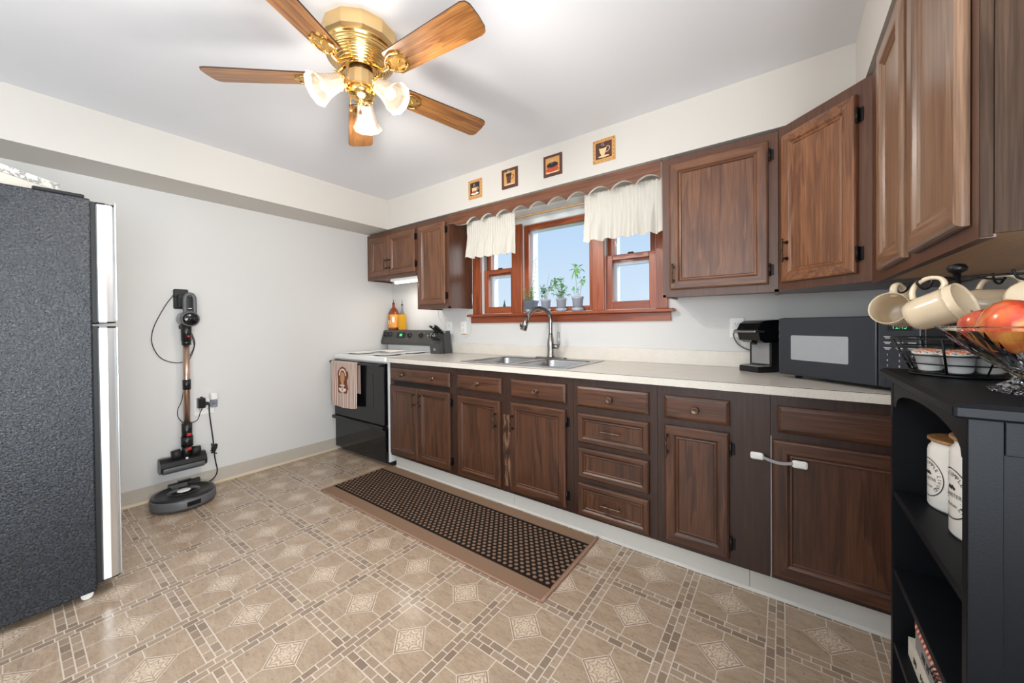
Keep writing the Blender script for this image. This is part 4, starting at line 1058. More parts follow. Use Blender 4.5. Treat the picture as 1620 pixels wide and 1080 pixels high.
# microwave -----------------------------------------------------------
mwv = thing('microwave_oven', 'charcoal microwave standing diagonally in the worktop corner', 'microwave', (3.72, -.37, .9105))
TM = plane_T((3.433, -.341, .9105), (.759, -.651, 0))
MWW, MWH, MWD = .520, .276, .305
m = MB(); m.T = TM; m.box((0, .014, -MWD), (MWW, MWH, -.022), 0, .004); obj('case', m, M['mw'], mwv)
m = MB(); m.T = TM
for a in (.05, MWW-.05):
    for d_ in (-.06, -MWD+.05): m.rod((a, 0, d_), (a, .015, d_), .014, 10)
obj('feet', m, M['black_m'], mwv)
m = MB(); m.T = TM; m.box((.001, .015, -.0215), (.3925, MWH-.002, 0), 0, .005); dr = obj('door', m, M['mw'], mwv)
m = MB(); m.T = TM; m.rings([[(p[0], p[1], z) for p in rrect(.062, .298, .086, .196, .006, 3)] for z in (-.001, .0008)]); obj('window', m, M['mw_win'], dr)
m = MB(); m.T = TM; m.box((.3955, .015, -.0215), (MWW-.001, MWH-.002, 0), 0, .005); cpn = obj('control_panel', m, M['mw'], mwv)
m = MB(); m.T = TM; m.box((.425, .222, -.001), (.495, .248, .0008)); d2 = obj('display', m, M['black_g'], cpn)
m = MB(); m.T = TM; put_text(m, '12:45', .020, lambda a, b_: (.460+a, .235+b_, .0014)); obj('clock_digits', m, M['lcd'], d2)
m = MB(); m.T = TM
for r_, z in enumerate((.200, .180, .160)):
    for c_ in range(3):
        x = .425+c_*.035; m.box((x-.011, z-.0012, 0), (x+.011, z+.0012, .0006)); m.box((x-.007, z-.0058, 0), (x+.007, z-.0040, .0006))
obj('key_legends', m, M['print_w'], cpn)
m = MB(); m.T = TM
for i, s in enumerate('123456789'):
    put_text(m, s, .010, lambda a, b_, i=i: (.425+(i % 3)*.035+a, .135-(i//3)*.020+b_, .0006))
obj('number_keys', m, M['print_w'], cpn)
m = MB(); m.T = TM; m.tube([(.418+(.08 if k in (1, 2) else 0), .020+(.034 if k in (2, 3) else 0), .0006) for k in range(4)], .0012, 5, closed=True, smooth_path=False); obj('open_button', m, M['black'], cpn)

# ------------------------------------------------------------------ fridge
fr = thing('refrigerator', 'black textured top-freezer refrigerator with stainless doors at the room corner', 'refrigerator', (.68, -2.6, 0))
FX0, FX1 = .30, 1.052
m = MB(); m.box((FX0, -2.96, .032), (FX1, -2.277, 1.724), 0, .006); obj('cabinet', m, M['fridge'], fr)
m = MB(); m.box((FX0+.012, -2.2775, .060), (FX1-.010, -2.262, 1.178)); m.box((FX0+.012, -2.2775, 1.192), (FX1-.010, -2.262, 1.715)); obj('gasket', m, M['black_m'], fr)
for nm, z0, z1 in (('refrigerator_door', .062, 1.176), ('freezer_door', 1.190, 1.714)):
    m = MB(); prof = [(-2.262, 0), (-2.206, 0), (-2.203, .0), (-2.203, 1), (-2.206, 1), (-2.262, 1)]
    pts2 = [(FX0+.004, -2.262), (FX1-.006, -2.262), (FX1-.001, -2.258), (FX1+.001, -2.235), (FX1-.003, -2.214), (FX1-.012, -2.207), (FX0+.01, -2.207), (FX0+.004, -2.214)]
    m.prism(pts2, z0+.006, z1-.008, 'Z'); d = obj(nm, m, M['ss'], fr)
    m = MB(); m.prism([(a*.998+.0012, b_) for a, b_ in pts2], z1-.0078, z1, 'Z'); m.prism([(a*.998+.0012, b_) for a, b_ in pts2], z0, z0+.0058, 'Z'); obj('end_cap', m, M['black'], d)
    m = MB(); m.box((FX1-.016, -2.2068, z0+.01), (FX1+.0005, -2.2015, z1+(.010 if z1 > 1.5 else -.004)), 0, .002); obj('trim_strip', m, M['ss'], d)
    m = MB(); m.box((FX0+.06, -2.206, z0+.12 if z1 > 1.5 else .62), (FX0+.085, -2.160, z1-.1), 0, .008); obj('handle', m, M['ss'], d)
m = MB(); m.box((.875, -2.430, 1.7242), (FX1-.004, -2.292, 1.738), 0, .005); obj('hinge_cover', m, M['black'], fr)
for x in (FX0+.06, FX1-.035):
    m = MB(); m.rod((x-.012, -2.305, .019), (x+.012, -2.305, .019), .0185, 16); obj('roller', m, M['white'], fr)
for x in (FX0+.06, FX1-.06):
    m = MB(); m.rod((x, -2.90, 0), (x, -2.90, .034), .015, 12); obj('foot', m, M['black_m'], fr)
# box and basket on the fridge
BXC = Vector((.750, -2.3405, 1.7245)); bu = Vector((.7071, -.7071, 0)); bvv = Vector((-.7071, -.7071, 0))
TBX = lambda p: BXC+bu*p[0]+bvv*p[1]+Vector((0, 0, p[2]))
t = thing('storage_box', 'cream storage box with grey leaf-print lid on the refrigerator', 'box', tuple(BXC))
m = MB(); m.T = TBX; m.box((.004, .004, .0), (.296, .246, .078), 0, .002); obj('box_body', m, M['boxcream'], t)
m = MB(); m.T = TBX; m.rings([[(p[0], p[1], z) for p in rrect(0, .30, 0, .25, .004, 2)] for z in (.078, .110)]); obj('lid', m, M['leafprint'], t)
m = MB(); c_ = TBX((.235, .09, .1105)); m.lathe([(.040, 0), (.052, .010), (.058, .024), (.054, .038), (.050, .036), (.048, .008)], c_, 20, cap=True); single('wicker_basket', m, M['wicker'], 'small round brown wicker basket on the leaf-print box', 'basket', tuple(c_))

# ------------------------------------------------------------------ vacuum, robot, outlet on the side wall
vc = thing('stick_vacuum', 'grey and black cordless stick vacuum hanging on the side wall', 'vacuum cleaner', (.02, -1.745, .9))
m = MB(); m.rings([[(x, p[0], p[1]) for p in rrect(-1.802+i, -1.722-i, 1.300+i, 1.440-i, .010, 3)] for i, x in ((0, .0005), (0, .016), (.004, .020))]); mt = obj('wall_mount', m, M['black'], vc)
m = MB(); m.box((.020, -1.785, 1.31), (.055, -1.742, 1.40), 0, .006); m.box((.0205, -1.81, 1.385), (.035, -1.785, 1.396), 0, .003); obj('charging_dock', m, M['black_m'], mt)
hc = (-1.742, 1.228)
m = MB(); m.lathe([(.030, 0), (.046, .006), (.050, .02), (.050, .062), (.042, .078), (.036, .085)], (.028, hc[0]-.006, hc[1]), 24, 'X'); obj('dust_cup', m, M['lgrey_pl'], vc)
m = MB(); m.lathe([(.038, 0), (.052, .006), (.054, .022), (.050, .034), (.047, .036)], (.113, hc[0], hc[1]), 28, 'X'); hd_ = obj('motor_body', m, M['grey_pl'], vc)
m = MB(); m.lathe([(.044, 0), (.042, .006), (.028, .010), (.012, .009), (.010, .012), (.001, .013)], (.1485, hc[0], hc[1]), 28, 'X'); obj('filter_cap', m, M['black_g'], hd_)
m = MB(); m.tube([(.125, hc[0]-.022, 1.262), (.125, hc[0]-.024, 1.32), (.125, hc[0]-.022, 1.375), (.125, hc[0]-.006, 1.398), (.125, hc[0]+.012, 1.398), (.125, hc[0]+.026, 1.375), (.125, hc[0]+.028, 1.32), (.125, hc[0]+.028, 1.262)], .0125, 10); hg = obj('handle', m, M['grey_pl'], vc)
m = MB(); m.box((.108, hc[0]-.014, 1.285), (.132, hc[0]+.018, 1.385), 0, .008); obj('battery', m, M['black'], hg)
m = MB(); m.box((.1322, hc[0]-.008, 1.298), (.1332, hc[0]+.012, 1.303)); obj('charge_light', m, M['print_w'], hg)
m = MB(); m.rod((.070, hc[0]-.03, 1.185), (.070, hc[0]-.03, 1.16), .017, 12); obj('cup_latch', m, M['black'], vc)
tx_ = .105; ty = -1.757
m = MB(); m.rod((tx_, ty, 1.195), (tx_, ty, 1.075), .030, 18, 0, .028); m.rod((tx_, ty, 1.078), (tx_, ty, 1.048), .026, 16); nk = obj('neck', m, M['black'], vc)
m = MB(); m.lathe([(.008, 0), (.008, .004), (.001, .005)], (tx_+.0265, ty+.006, 1.108), 12, 'X'); obj('release_button', m, M['red'], nk)
tubem = simple('champagne_tube', (190, 160, 142), .3, .9)
m = MB(); m.rod((tx_, ty-.001, 1.05), (tx_-.004, ty-.004, .50), .0185, 18); obj('tube', m, tubem, vc)
m = MB(); m.rod((tx_-.001, ty-.002, .808), (tx_-.002, ty-.002, .738), .023, 18); obj('tube_collar', m, M['black'], vc)
m = MB(); m.rod((tx_-.004, ty-.004, .505), (tx_-.006, ty-.004, .405), .029, 18); m.rod((tx_-.006, ty-.004, .412), (tx_-.006, ty-.004, .345), .033, 18); m.rod((tx_-.006, ty-.004, .35), (tx_-.006, ty-.012, .27), .026, 16); el = obj('elbow', m, M['black'], vc)
for z in (.428, .33):
    m = MB(); m.box((tx_+.022, ty-.012, z-.010), (tx_+.031, ty+.012, z+.010), 0, .003); obj('red_tab', m, M['red'], el)
for sgn in (-1, 1):
    m = MB(); m.rod((tx_-.006, ty-.01+sgn*.030, .305), (tx_-.006, ty-.01+sgn*.075, .300), .030, 16); obj('pivot_wheel', m, M['black_m'], vc)
m = MB(); prof = [(.045, .205), (.060, .190), (.100, .188), (.132, .205), (.138, .235), (.128, .262), (.095, .285), (.060, .285), (.045, .265)]
m.prism([(a, z) for a, z in prof], -1.905, -1.660, 'Y'); bh = obj('brush_head', m, M['black'], vc)
m = MB(); m.lathe([(.030, 0), (.031, .005), (.031, .215), (.030, .22)], (.108, -1.893, .215), 20, 'Y'); obj('roller', m, M['grey_pl'], bh)
m = MB(); m.lathe([(.008, 0), (.008, .002), (.004, .003)], (.126, ty-.012, .268), 14, 'X'); obj('hub_cap', m, M['print_w'], bh)

ol = outlet_plate('wall_outlet', 'white double wall outlet low beside the stick vacuum', plane_T((0, -1.638, .583), (0, 1, 0)), .118, .112, 2, (0, -1.638, .583))
m = MB(); m.box((.0082, -1.685, .583), (.052, -1.642, .655), 0, .004); m.box((.02, -1.668, .655), (.04, -1.656, .664), 0, .002); ad = single('plug_adapter', m, M['black'], 'black power adapter in the low double outlet', 'adapter', (.03, -1.663, .62))
nl = thing('night_light', 'white plug-in night light with clear lower lens', 'night light', (.02, -1.588, .63))
m = MB(); m.rings([[(x, p[0], p[1]) for p in rrect(-1.611+i, -1.566-i, .630+i, .684-i, .010, 3)] for i, x in ((0, .0082), (0, .040), (.006, .048))]); obj('housing', m, M['white'], nl)
m = MB(); m.rings([[(x, p[0], p[1]) for p in rrect(-1.609+i, -1.568-i, .574+i, .6295-i, .008, 3)] for i, x in ((0, .0082), (0, .034), (.006, .042))]); obj('lens', m, M['clear_pl'], nl)
m = MB(); m.sphere((.022, -1.588, .600), .010, 10, 8); obj('bulb', m, M['pic_tan'], nl)
t = thing('vacuum_charger_cord', 'thin black cord looping around the stick vacuum tube', 'cord', (.008, -1.79, 1.0))
m = MB(); m.tube([(.028, -1.806, 1.391), (.012, -1.816, 1.372), (.008, -1.843, 1.323), (.008, -1.882, 1.235), (.008, -1.909, 1.153), (.008, -1.916, 1.077), (.008, -1.898, 1.007), (.008, -1.867, .957), (.008, -1.815, .927), (.008, -1.761, .922), (.008, -1.726, .951), (.008, -1.708, .986), (.008, -1.693, 1.035), (.008, -1.70, 1.09), (.014, -1.72, 1.15)], .0028, 6)
m.tube([(.010, -1.706, 1.13), (.008, -1.688, 1.06), (.008, -1.70, .99), (.008, -1.722, .93), (.008, -1.731, .874)], .0024, 6)
m.tube([(.008, -1.731, .874), (.006, -1.75, .76), (.008, -1.768, .649), (.008, -1.789, .59), (.008, -1.787, .536), (.008, -1.76, .495), (.008, -1.725, .483), (.008, -1.682, .496), (.008, -1.664, .548), (.03, -1.658, .583)], .0026, 6); obj('wire', m, M['cord'], t)
t = thing('dock_cord', 'black power cord with a bundled knot running down to the robot dock', 'cord', (.01, -1.60, .35))
m = MB(); m.tube([(.03, -1.634, .612), (.03, -1.620, .605), (.012, -1.613, .56), (.008, -1.609, .509), (.010, -1.599, .403), (.012, -1.592, .321), (.012, -1.586, .219), (.012, -1.579, .16), (.016, -1.572, .087), (.020, -1.60, .040), (.03, -1.66, .022)], .0042, 7); obj('wire', m, M['cord'], t)
m = MB(); rn = random.Random(4)
m.tube([(.018+.010*rn.random(), -1.587+rn.uniform(-.022, .022), .265+rn.uniform(-.045, .045)) for _ in range(16)], .0042, 7); obj('knot', m, M['cord'], t)
m = MB(); m.box((.0082, -1.640, .598), (.036, -1.618, .620), 0, .004); obj('plug', m, M['cord'], t)

rb = thing('robot_vacuum', 'round black robot vacuum parked on its dock by the baseboard', 'robot vacuum', (.235, -1.812, 0))
RC = (.235, -1.812, 0)
m = MB(); m.lathe([(.150, .012), (.166, .018), (.168, .030), (.168, .066), (.164, .074)], RC, 56); obj('bumper', m, M['grey_pl'], rb)
m = MB(); m.lathe([(.1635, .0745), (.160, .082), (.140, .086), (.136, .084), (.040, .084), (.001, .084)], RC, 56, cap=False); obj('top_plate', m, M['black'], rb)
m = MB(); m.lathe([(.084, .0841), (.080, .0885), (.030, .0885), (.001, .0885)], RC, 40, cap=False); ring = obj('centre_disc', m, M['black_g'], rb)
m = MB(); m.lathe([(.036, 0), (.034, .003), (.001, .0035)], (RC[0]+.002, RC[1], .0886), 28); obj('clean_button', m, M['print_w'], ring)
m = MB(); m.prism([(RC[0]-.165, RC[1]-.05), (RC[0]-.085, RC[1]-.04), (RC[0]-.085, RC[1]+.04), (RC[0]-.165, RC[1]+.05)], .0842, .0872, 'Z'); obj('bin_lid', m, M['black_g'], rb)
m = MB()
for sgn in (-1, 1): m.rod((RC[0], RC[1]+sgn*.11, .020), (RC[0], RC[1]+sgn*.125, .020), .020, 14)
m.rod((RC[0]+.11, RC[1]-.008, .0145), (RC[0]+.11, RC[1]+.008, .0145), .0145, 12); obj('wheels', m, M['black_m'], rb)
m = MB(); m.T = lambda p: Vector((RC[0]+math.cos(p[0])*(.1683+p[1]), RC[1]+math.sin(p[0])*(.1683+p[1]), p[2]))
m.grid(lambda u, v: (-.12+.42*u, .0006, .032+.028*v), 8, 1); obj('sensor_window', m, M['black_g'], rb)
t = thing('charging_dock', 'low black charging dock against the baseboard behind the robot', 'dock', (.035, -1.77, 0))
m = MB(); m.prism([(.014, 0), (.066, 0), (.058, .05), (.046, .080), (.030, .086), (.014, .083)], -1.850, -1.680, 'Y'); obj('tower', m, M['black'], t)
m = MB(); m.prism([(.018, .0865), (.048, .0865), (.046, .094), (.020, .094)], -1.80, -1.73, 'Y'); obj('beacon', m, M['black_g'], t)

# runner --------------------------------------------------------------
t = thing('runner_rug', 'long brown rug with black dotted centre before the base cabinets', 'rug', (1.716, -.9015, 0))
m = MB(); m.rings([[(p[0], p[1], z) for p in rrect(.800+i, 2.628-i, -1.184+i, -.619-i, .008, 3)] for i, z in ((0, .0005), (0, .006), (.003, .0075))]); obj('pile', m, M['runner'], t)
m = MB()
m.tube([(2.632, -1.186, .006), (2.636, -.9, .006), (2.634, -.616, .006)], .008, 8); m.tube([(.796, -1.186, .005), (1.7, -1.188, .005), (2.632, -1.187, .005)], .005, 8); m.tube([(.796, -1.186, .005), (.795, -.9, .005), (.796, -.617, .005)], .005, 8)
obj('binding', m, M['bind'], t)

# ------------------------------------------------------------------ black cart by the side wall
ca = thing('kitchen_cart', 'black painted open-shelf kitchen cart by the side wall', 'cart', (3.83, -1.55, 0))
KX, KR, KN, KF = 3.645, 4.030, -1.757, -1.346
m = MB(); m.rings([[(p[0], p[1], z) for p in rrect(3.630+i, KR-i*.2, -1.768+i, -1.296-i, .004, 2)] for i, z in ((.004, 1.0375), (0, 1.041), (0, 1.052), (.007, 1.058))]); obj('top', m, M['cart'], ca)
m = MB(); m.box((KX+.0005, KF, .02), (KR, KF+.016, 1.0372)); obj('far_side_panel', m, M['cart'], ca)
m = MB(); m.box((KX+.0005, KN+.004, .02), (KR, KN+.018, 1.0372)); obj('near_side_panel', m, M['cart'], ca)
m = MB(); m.box((KX+.0005, KN, .02), (KX+.031, KN+.0038, 1.0372), 0, .001); m.box((KR-.03, KN, .02), (KR, KN+.0038, 1.0372), 0, .001); m.box((KX+.0315, KN, .994), (KR-.0305, KN+.0038, 1.0372), 0, .001); m.box((KX+.0315, KN, .02), (KR-.0305, KN+.0038, .10), 0, .001); obj('side_trim', m, M['cart'], ca)
m = MB(); m.box((3.838, KN+.0185, .06), (3.848, KF-.0005, 1.0368)); 
for q in range(1, 5): m.box((3.8368, KN+.0185+q*.078, .06), (3.838, KN+.0195+q*.078, 1.0368))
obj('back_panel', m, M['cart'], ca)
for z in (.780, .608, .444): 
    m = MB(); m.box((KX+.002, KN+.0185, z), (3.8365, KF-.0005, z+.0145), 0, .001); obj('shelf', m, M['cart'], ca)
m = MB(); m.box((KX+.002, KN+.0185, .06), (3.8365, KF-.0005, .075), 0, .001); obj('shelf', m, M['cart'], ca)
arch = [(KN+.0187, 1.037), (KN+.0187, .978)]+[(-1.5515+.180*math.cos(PI*(1-i/16)), .980+.040*math.sin(PI*i/16)**.8) for i in range(17)]+[(KF-.0007, .978), (KF-.0007, 1.037)]
m = MB(); m.prism(arch, KX+.0015, KX+.0125, 'X'); obj('arched_apron', m, M['cart'], ca)

def canister(label, c, r, zb, H):
    t = thing('canister', label, 'canister', (c[0], c[1], zb), group='white canisters on the cart shelf')
    m = MB(); m.lathe([(r*.96, zb+.0004), (r, zb+.005), (r, zb+H*.80), (r*.97, zb+H*.86), (r*.88, zb+H*.91), (r*.90, zb+H*.95)], (*c, 0), 40); obj('jar', m, M['porcelain'], t)
    m = MB(); m.lathe([(r*.9, zb+H*.9505), (r*1.0, zb+H*.965), (r*1.0, zb+H*.99), (r*.96, zb+H)], (*c, 0), 36); obj('lid', m, M['lidwood'], t)
    zc = zb+H*.43; f = PI   # badge centre faces the room (-x), seen from beyond the near side
    def wrap(a, b_, d=.0007):
        an = f+.12+a/r; return Vector((c[0]+(r+d)*math.cos(an), c[1]+(r+d)*math.sin(an), zc+b_))
    m = MB(); R1, R2 = r*.66, r*.63
    ring_ = [wrap(R1*math.cos(2*PI*k/40), 1.15*R1*math.sin(2*PI*k/40)) for k in range(40)]; ring2 = [wrap(R2*math.cos(2*PI*k/40), 1.15*R2*math.sin(2*PI*k/40)) for k in range(40)]
    m.add(ring_+ring2, [(k, (k+1) % 40, 40+(k+1) % 40, 40+k) for k in range(40)])
    s_ = 'THE GOOD SIMPLE LIVING'
    vs_n = len(s_)
    for k, ch in enumerate(s_):
        if ch == ' ': continue
        an = math.radians(205-250*k/(vs_n-1))
        vs, fs = text_mesh(ch, r*.19)
        ca_, sa_ = math.cos(an-PI/2), math.sin(an-PI/2)
        m.add([wrap(.5*r*math.cos(an)+v.x*ca_-v.y*sa_, 1.15*.5*r*math.sin(an)+v.x*sa_+v.y*ca_) for v in vs], fs)
    put_text(m, 'CANISTER', r*.17, lambda a, b_: wrap(a, b_-r*.05)); put_text(m, 'Kitchen', r*.15, lambda a, b_: wrap(a, b_-r*.34))
    for k in range(5): 
        p = ell(r*(-.12+.06*k), r*(.16+.05*(k % 2)), r*.05, r*.05, n=8); m.add([wrap(a, b_) for a, b_ in p], [tuple(range(8))])
    m.add([wrap(-r*.36, -r*.20), wrap(r*.36, -r*.20), wrap(r*.36, -r*.215), wrap(-r*.36, -r*.215)], [(0, 1, 2, 3)])
    obj('printed_badge', m, M['ink'], t, weld=False); return t
canister('shorter white canister with wooden lid, towards the back of the cart shelf', (3.736, -1.403), .050, .7948, .138)
canister('taller white canister on the cart shelf, its edge cut off by the cart post', (3.742, -1.532), .0575, .7948, .172)

# lying books on the low shelf
def lying(name, label, x0, x1, y0, y1, z0, z1, mat, pages=True):
    t = thing(name, label, 'book', ((x0+x1)/2, (y0+y1)/2, z0), group='books lying on the low cart shelf')
    m = MB(); th = .003; m.box((x0, y0, z0), (x1, y1, z0+th)); m.box((x0, y0, z1-th), (x1, y1, z1)); m.box((x0, y0, z0+th), (x0+.003, y1, z1-th)); obj('cover', m, mat, t)
    obj('pages', MB().box((x0+.0032, y0+.003, z0+th+.0002), (x1-.003, y1-.003, z1-th-.0002)), M['pages'], t); return t
t = lying('book', 'thick white book, lowest of the lying stack in the cart', 3.664, 3.820, -1.665, -1.376, .4588, .4965, M['book_w'])
m = MB()
for k, y in enumerate((-1.42, -1.427, -1.434, -1.465, -1.474, -1.483, -1.492)): m.box((3.6632, y-.0018, .471+.002*(k % 2)), (3.6641, y+.0018, .483))
obj('spine_marks', m, M['ink'], t)
t = lying('book', 'grey book in the middle of the lying stack in the cart', 3.668, 3.815, -1.665, -1.408, .4968, .5350, M['book_g'])
m = MB()
for k, y in enumerate((-1.455, -1.463, -1.471, -1.485, -1.493)): m.box((3.6672, y-.0018, .508), (3.6681, y+.0018, .520))
obj('spine_marks', m, M['ink'], t)
t = thing('notebook', 'red and tan wire-bound notebook on top of the lying stack in the cart', 'notebook', (3.74, -1.53, .536), group=None)
m = MB(); m.box((3.668, -1.66, .5352), (3.812, -1.405, .5500)); obj('pages', m, M['notebook'], t)
m = MB(); n_ = 12
m.tube([(3.670+.0105*math.cos(a*PI/4), -1.655+a*.00128, .5464+.0098*math.sin(a*PI/4)) for a in range(8*n_)], .0011, 4, smooth_path=False); obj('wire_spine', m, M['wire'], t)

# mug tree with basket -------------------------------------------------
PXm, PYm = 3.726, -1.398
mt = thing('mug_tree', 'black wire mug tree with a round basket on the cart', 'mug rack', (PXm, PYm, 1.058))
m = MB(); m.lathe([(.064, 1.0583), (.066, 1.061), (.064, 1.0635), (.02, 1.064), (.001, 1.064)], (PXm, PYm, 0), 36); obj('base_plate', m, M['wire'], mt)
m = MB(); m.rod((PXm, PYm, 1.063), (PXm, PYm, 1.262), .0055, 12); m.lathe([(.006, 0), (.013, .004), (.0145, .011), (.011, .017), (.003, .019)], (PXm, PYm, 1.258), 18); obj('pole', m, M['wire'], mt)
m = MB()
for r_, z in ((.064, 1.066), (.070, 1.082), (.0775, 1.099), (.085, 1.115), (.092, 1.131)):
    m.tube([(PXm+r_*math.cos(k*PI/18), PYm+r_*math.sin(k*PI/18), z) for k in range(36)], .0014, 5, closed=True, smooth_path=False)
for k in range(8):
    a = k*PI/4+.35; m.rod((PXm+.062*math.cos(a), PYm+.062*math.sin(a), 1.062), (PXm+.0925*math.cos(a), PYm+.0925*math.sin(a), 1.132), .0020 if k % 2 else .0014, 6)
obj('wire_basket', m, M['wire'], mt)

def make_mug():
    r = thing('mug', 'mug', 'mug', (0, 0, 0), group='cream mugs hanging on the mug tree')
    prof = [(.030, 0), (.033, .002), (.0365, .012), (.0385, .03), (.0405, .07), (.0410, .0775), (.0423, .0790), (.0423, .0815), (.0412, .083), (.0425, .093), (.0422, .0955), (.0405, .0955), (.0395, .090), (.0375, .05), (.0350, .012), (.028, .006), (.001, .006)]
    K = .83; prof = [(a*K, b_*K) for a, b_ in prof]
    m = MB(); m.lathe(prof[:11], (0, 0, 0), 40, cap=False); m.lathe([(.001, 0), (.030*K, 0)], (0, 0, 0), 40, cap=False)
    obj('body', m, M['cream'], r, True)
    m = MB(); m.lathe(prof[10:], (0, 0, 0), 40, cap=False); obj('inside', m, M['cream_in'], r, True)
    m = MB()
    for k in range(56): m.sphere((.0422*K*math.cos(k*PI/28), .0422*K*math.sin(k*PI/28), .0804*K), .0010, 6, 4)
    obj('bead_band', m, M['cream'], r, True)
    m = MB(); path = catmull([Vector(p)*.83 for p in ((.0385, 0, .072), (.050, 0, .080), (.064, 0, .077), (.073, 0, .060), (.070, 0, .038), (.056, 0, .023), (.0375, 0, .018))], 6)
    vs, fs = [], []; nseg = 10
    for i, p in enumerate(path):
        a = path[max(i-1, 0)]; b_ = path[min(i+1, len(path)-1)]; tn = (b_-a).normalized(); u = Vector((0, 1, 0)); w = tn.cross(u)
        e = 1+.25*abs(2*i/(len(path)-1)-1)**3
        for k in range(nseg): an = 2*PI*k/nseg; vs.append(p+u*math.cos(an)*.0064*e+w*math.sin(an)*.0040*e)
    fs = [(i*nseg+k, i*nseg+(k+1) % nseg, (i+1)*nseg+(k+1) % nseg, (i+1)*nseg+k) for i in range(len(path)-1) for k in range(nseg)]
    m.add(vs, fs, 0, True); obj('handle', m, M['cream'], r, True); return r
proto = make_mug()
def place_mug(o, centre, d, upv=(0, 0, 1)):
    d = Vector(d).normalized(); h = Vector(upv); h = (h-d*h.dot(d)).normalized(); s_ = d.cross(h)
    Mx = Matrix((h, s_, d)).transposed(); o.rotation_euler = Mx.to_euler(); o.location = Vector(centre)-d*.040
    return Vector(centre)+h*.0560     # inside of the handle's top, where the hook sits
mug_spots = (((3.657, -1.322, 1.187), (-.50, -.83, .20), 'cream mug on the mug tree with its open mouth facing the room'),
             ((3.688, -1.452, 1.188), (.74, -.55, .36), 'cream mug on the mug tree lying side-on above the crystal bowl, nearest the cart edge'),
             ((3.798, -1.316, 1.196), (.95, -.10, -.10), 'cream mug on the mug tree behind the side-on mug, next to the pole'),
             ((3.800, -1.445, 1.196), (.30, .90, -.28), 'cream mug on the mug tree with its handle seen edge-on above the fruit'))
hooks = []
for i, (c, d, lab) in enumerate(mug_spots):
    o = proto if i == 0 else dup(proto)
    o['label'] = lab; hooks.append(place_mug(o, c, d))
m = MB()
for hpt in hooks:
    a = Vector((PXm, PYm, 1.246)); q = Vector((hpt.x, hpt.y, 1.246)); out = (q-a).normalized(); zt = hpt.z-.012
    m.tube([a, a+(q-a)*.4+Vector((0, 0, .004)), q+out*.004+Vector((0, 0, .002)), Vector((q.x, q.y, zt))+out*.012+Vector((0, 0, .012)), Vector((q.x, q.y, zt)), Vector((q.x, q.y, zt+.004))-out*.014, Vector((q.x, q.y, zt+.020))-out*.020], .0021, 6)
for k in (0, 1):
    rr = .045+.030*k
obj('hook_arms', m, M['wire'], mt)
# single-serve pods in the basket
def make_pod():
    r = thing('coffee_pod', 'pod', 'coffee pod', (0, 0, 0), group='coffee pods in the wire basket')
    m = MB(); m.lathe([(.0165, 0), (.0175, .002), (.0215, .034), (.0245, .0345), (.0250, .0365), (.0235, .0372)], (0, 0, 0), 24); obj('cup', m, M['white'], r, True)
    m = MB(); m.lathe([(.0234, .0373), (.0225, .0385), (.001, .0388)], (0, 0, 0), 24); obj('foil_lid', m, M['pod_lid'], r, True); return r
pod = make_pod()
pl_ = ((3.690, -1.405, 'white coffee pod with orange lid at the open edge of the wire basket'), (3.7185, -1.4415, 'white coffee pod with orange lid at the basket front, just before the pole'),
       (3.763, -1.418, 'white coffee pod with orange lid half behind the crystal bowl'), (3.704, -1.359, 'white coffee pod at the back of the wire basket near the mouth-out mug'), (3.752, -1.365, 'white coffee pod at the back of the wire basket near the side wall'))
for i, (x, y, lab) in enumerate(pl_):
    o = pod if i == 0 else dup(pod); o.location = (x, y, 1.0690); o.rotation_euler = (.13, -.10, 0); o['label'] = lab

# crystal bowl with fruit ----------------------------------------------
BC = (3.766, -1.612)
def crystal(r0, z, k, amp, tw): return [(BC[0]+(r0*(1+amp*math.cos(16*(a+tw))))*math.cos(a), BC[1]+(r0*(1+amp*math.cos(16*(a+tw))))*math.sin(a), z) for a in (2*PI*i/96 for i in range(96))]
outer = [(.058, 1.0585, .03, 0), (.060, 1.0605, .04, .0), (.050, 1.066, .06, .03), (.038, 1.074, .07, .06), (.034, 1.080, .07, .09), (.040, 1.087, .07, .12), (.058, 1.101, .06, .17), (.078, 1.118, .045, .22), (.096, 1.136, .025, .27), (.108, 1.150, .008, .3), (.1145, 1.1545, 0, .3), (.1155, 1.1565, 0, .3)]
inner = [(.1120, 1.1570, 0, .3), (.104, 1.149, 0, .3), (.090, 1.136, 0, .3), (.072, 1.120, 0, .3), (.052, 1.106, 0, .3), (.030, 1.097, 0, .3), (.004, 1.095, 0, .3)]
m = MB(); m.rings([crystal(r_, z, 0, am, tw) for r_, z, am, tw in outer+inner], 0, False, True, True)
single('fruit_bowl', m, M['crystal'], 'cut crystal footed fruit bowl on the front of the cart', 'bowl', (BC[0], BC[1], 1.0585))
def apple_root(mat, label, c, r, tilt):
    t = thing('apple', label, 'apple', c, group='apples in the crystal bowl')
    prof = [(.001, -.80), (.20, -.90), (.42, -.94), (.66, -.80), (.86, -.45), (.98, 0), (1.0, .22), (.94, .52), (.76, .80), (.50, .92), (.28, .88), (.10, .74), (.001, .68)]
    m = MB(); m.lathe([(a*r, b_*r) for a, b_ in prof], (0, 0, 0), 28, cap=False); obj('flesh', m, mat, t, True)
    m = MB(); m.tube([(0, 0, .66*r), (.04*r, 0, .95*r), (.12*r, 0, 1.18*r)], .0016, 6); obj('stem', m, M['bark'], t, True)
    t.rotation_euler = tilt; return t
apple_root(M['apple'], 'large red apple at the front of the crystal bowl', (3.722, -1.637, 1.1540), .0385, (.5, .35, .4))
apple_root(M['apple'], 'small red apple peeping out behind the large front apple', (3.712, -1.570, 1.1550), .027, (-.4, .3, 1.4))
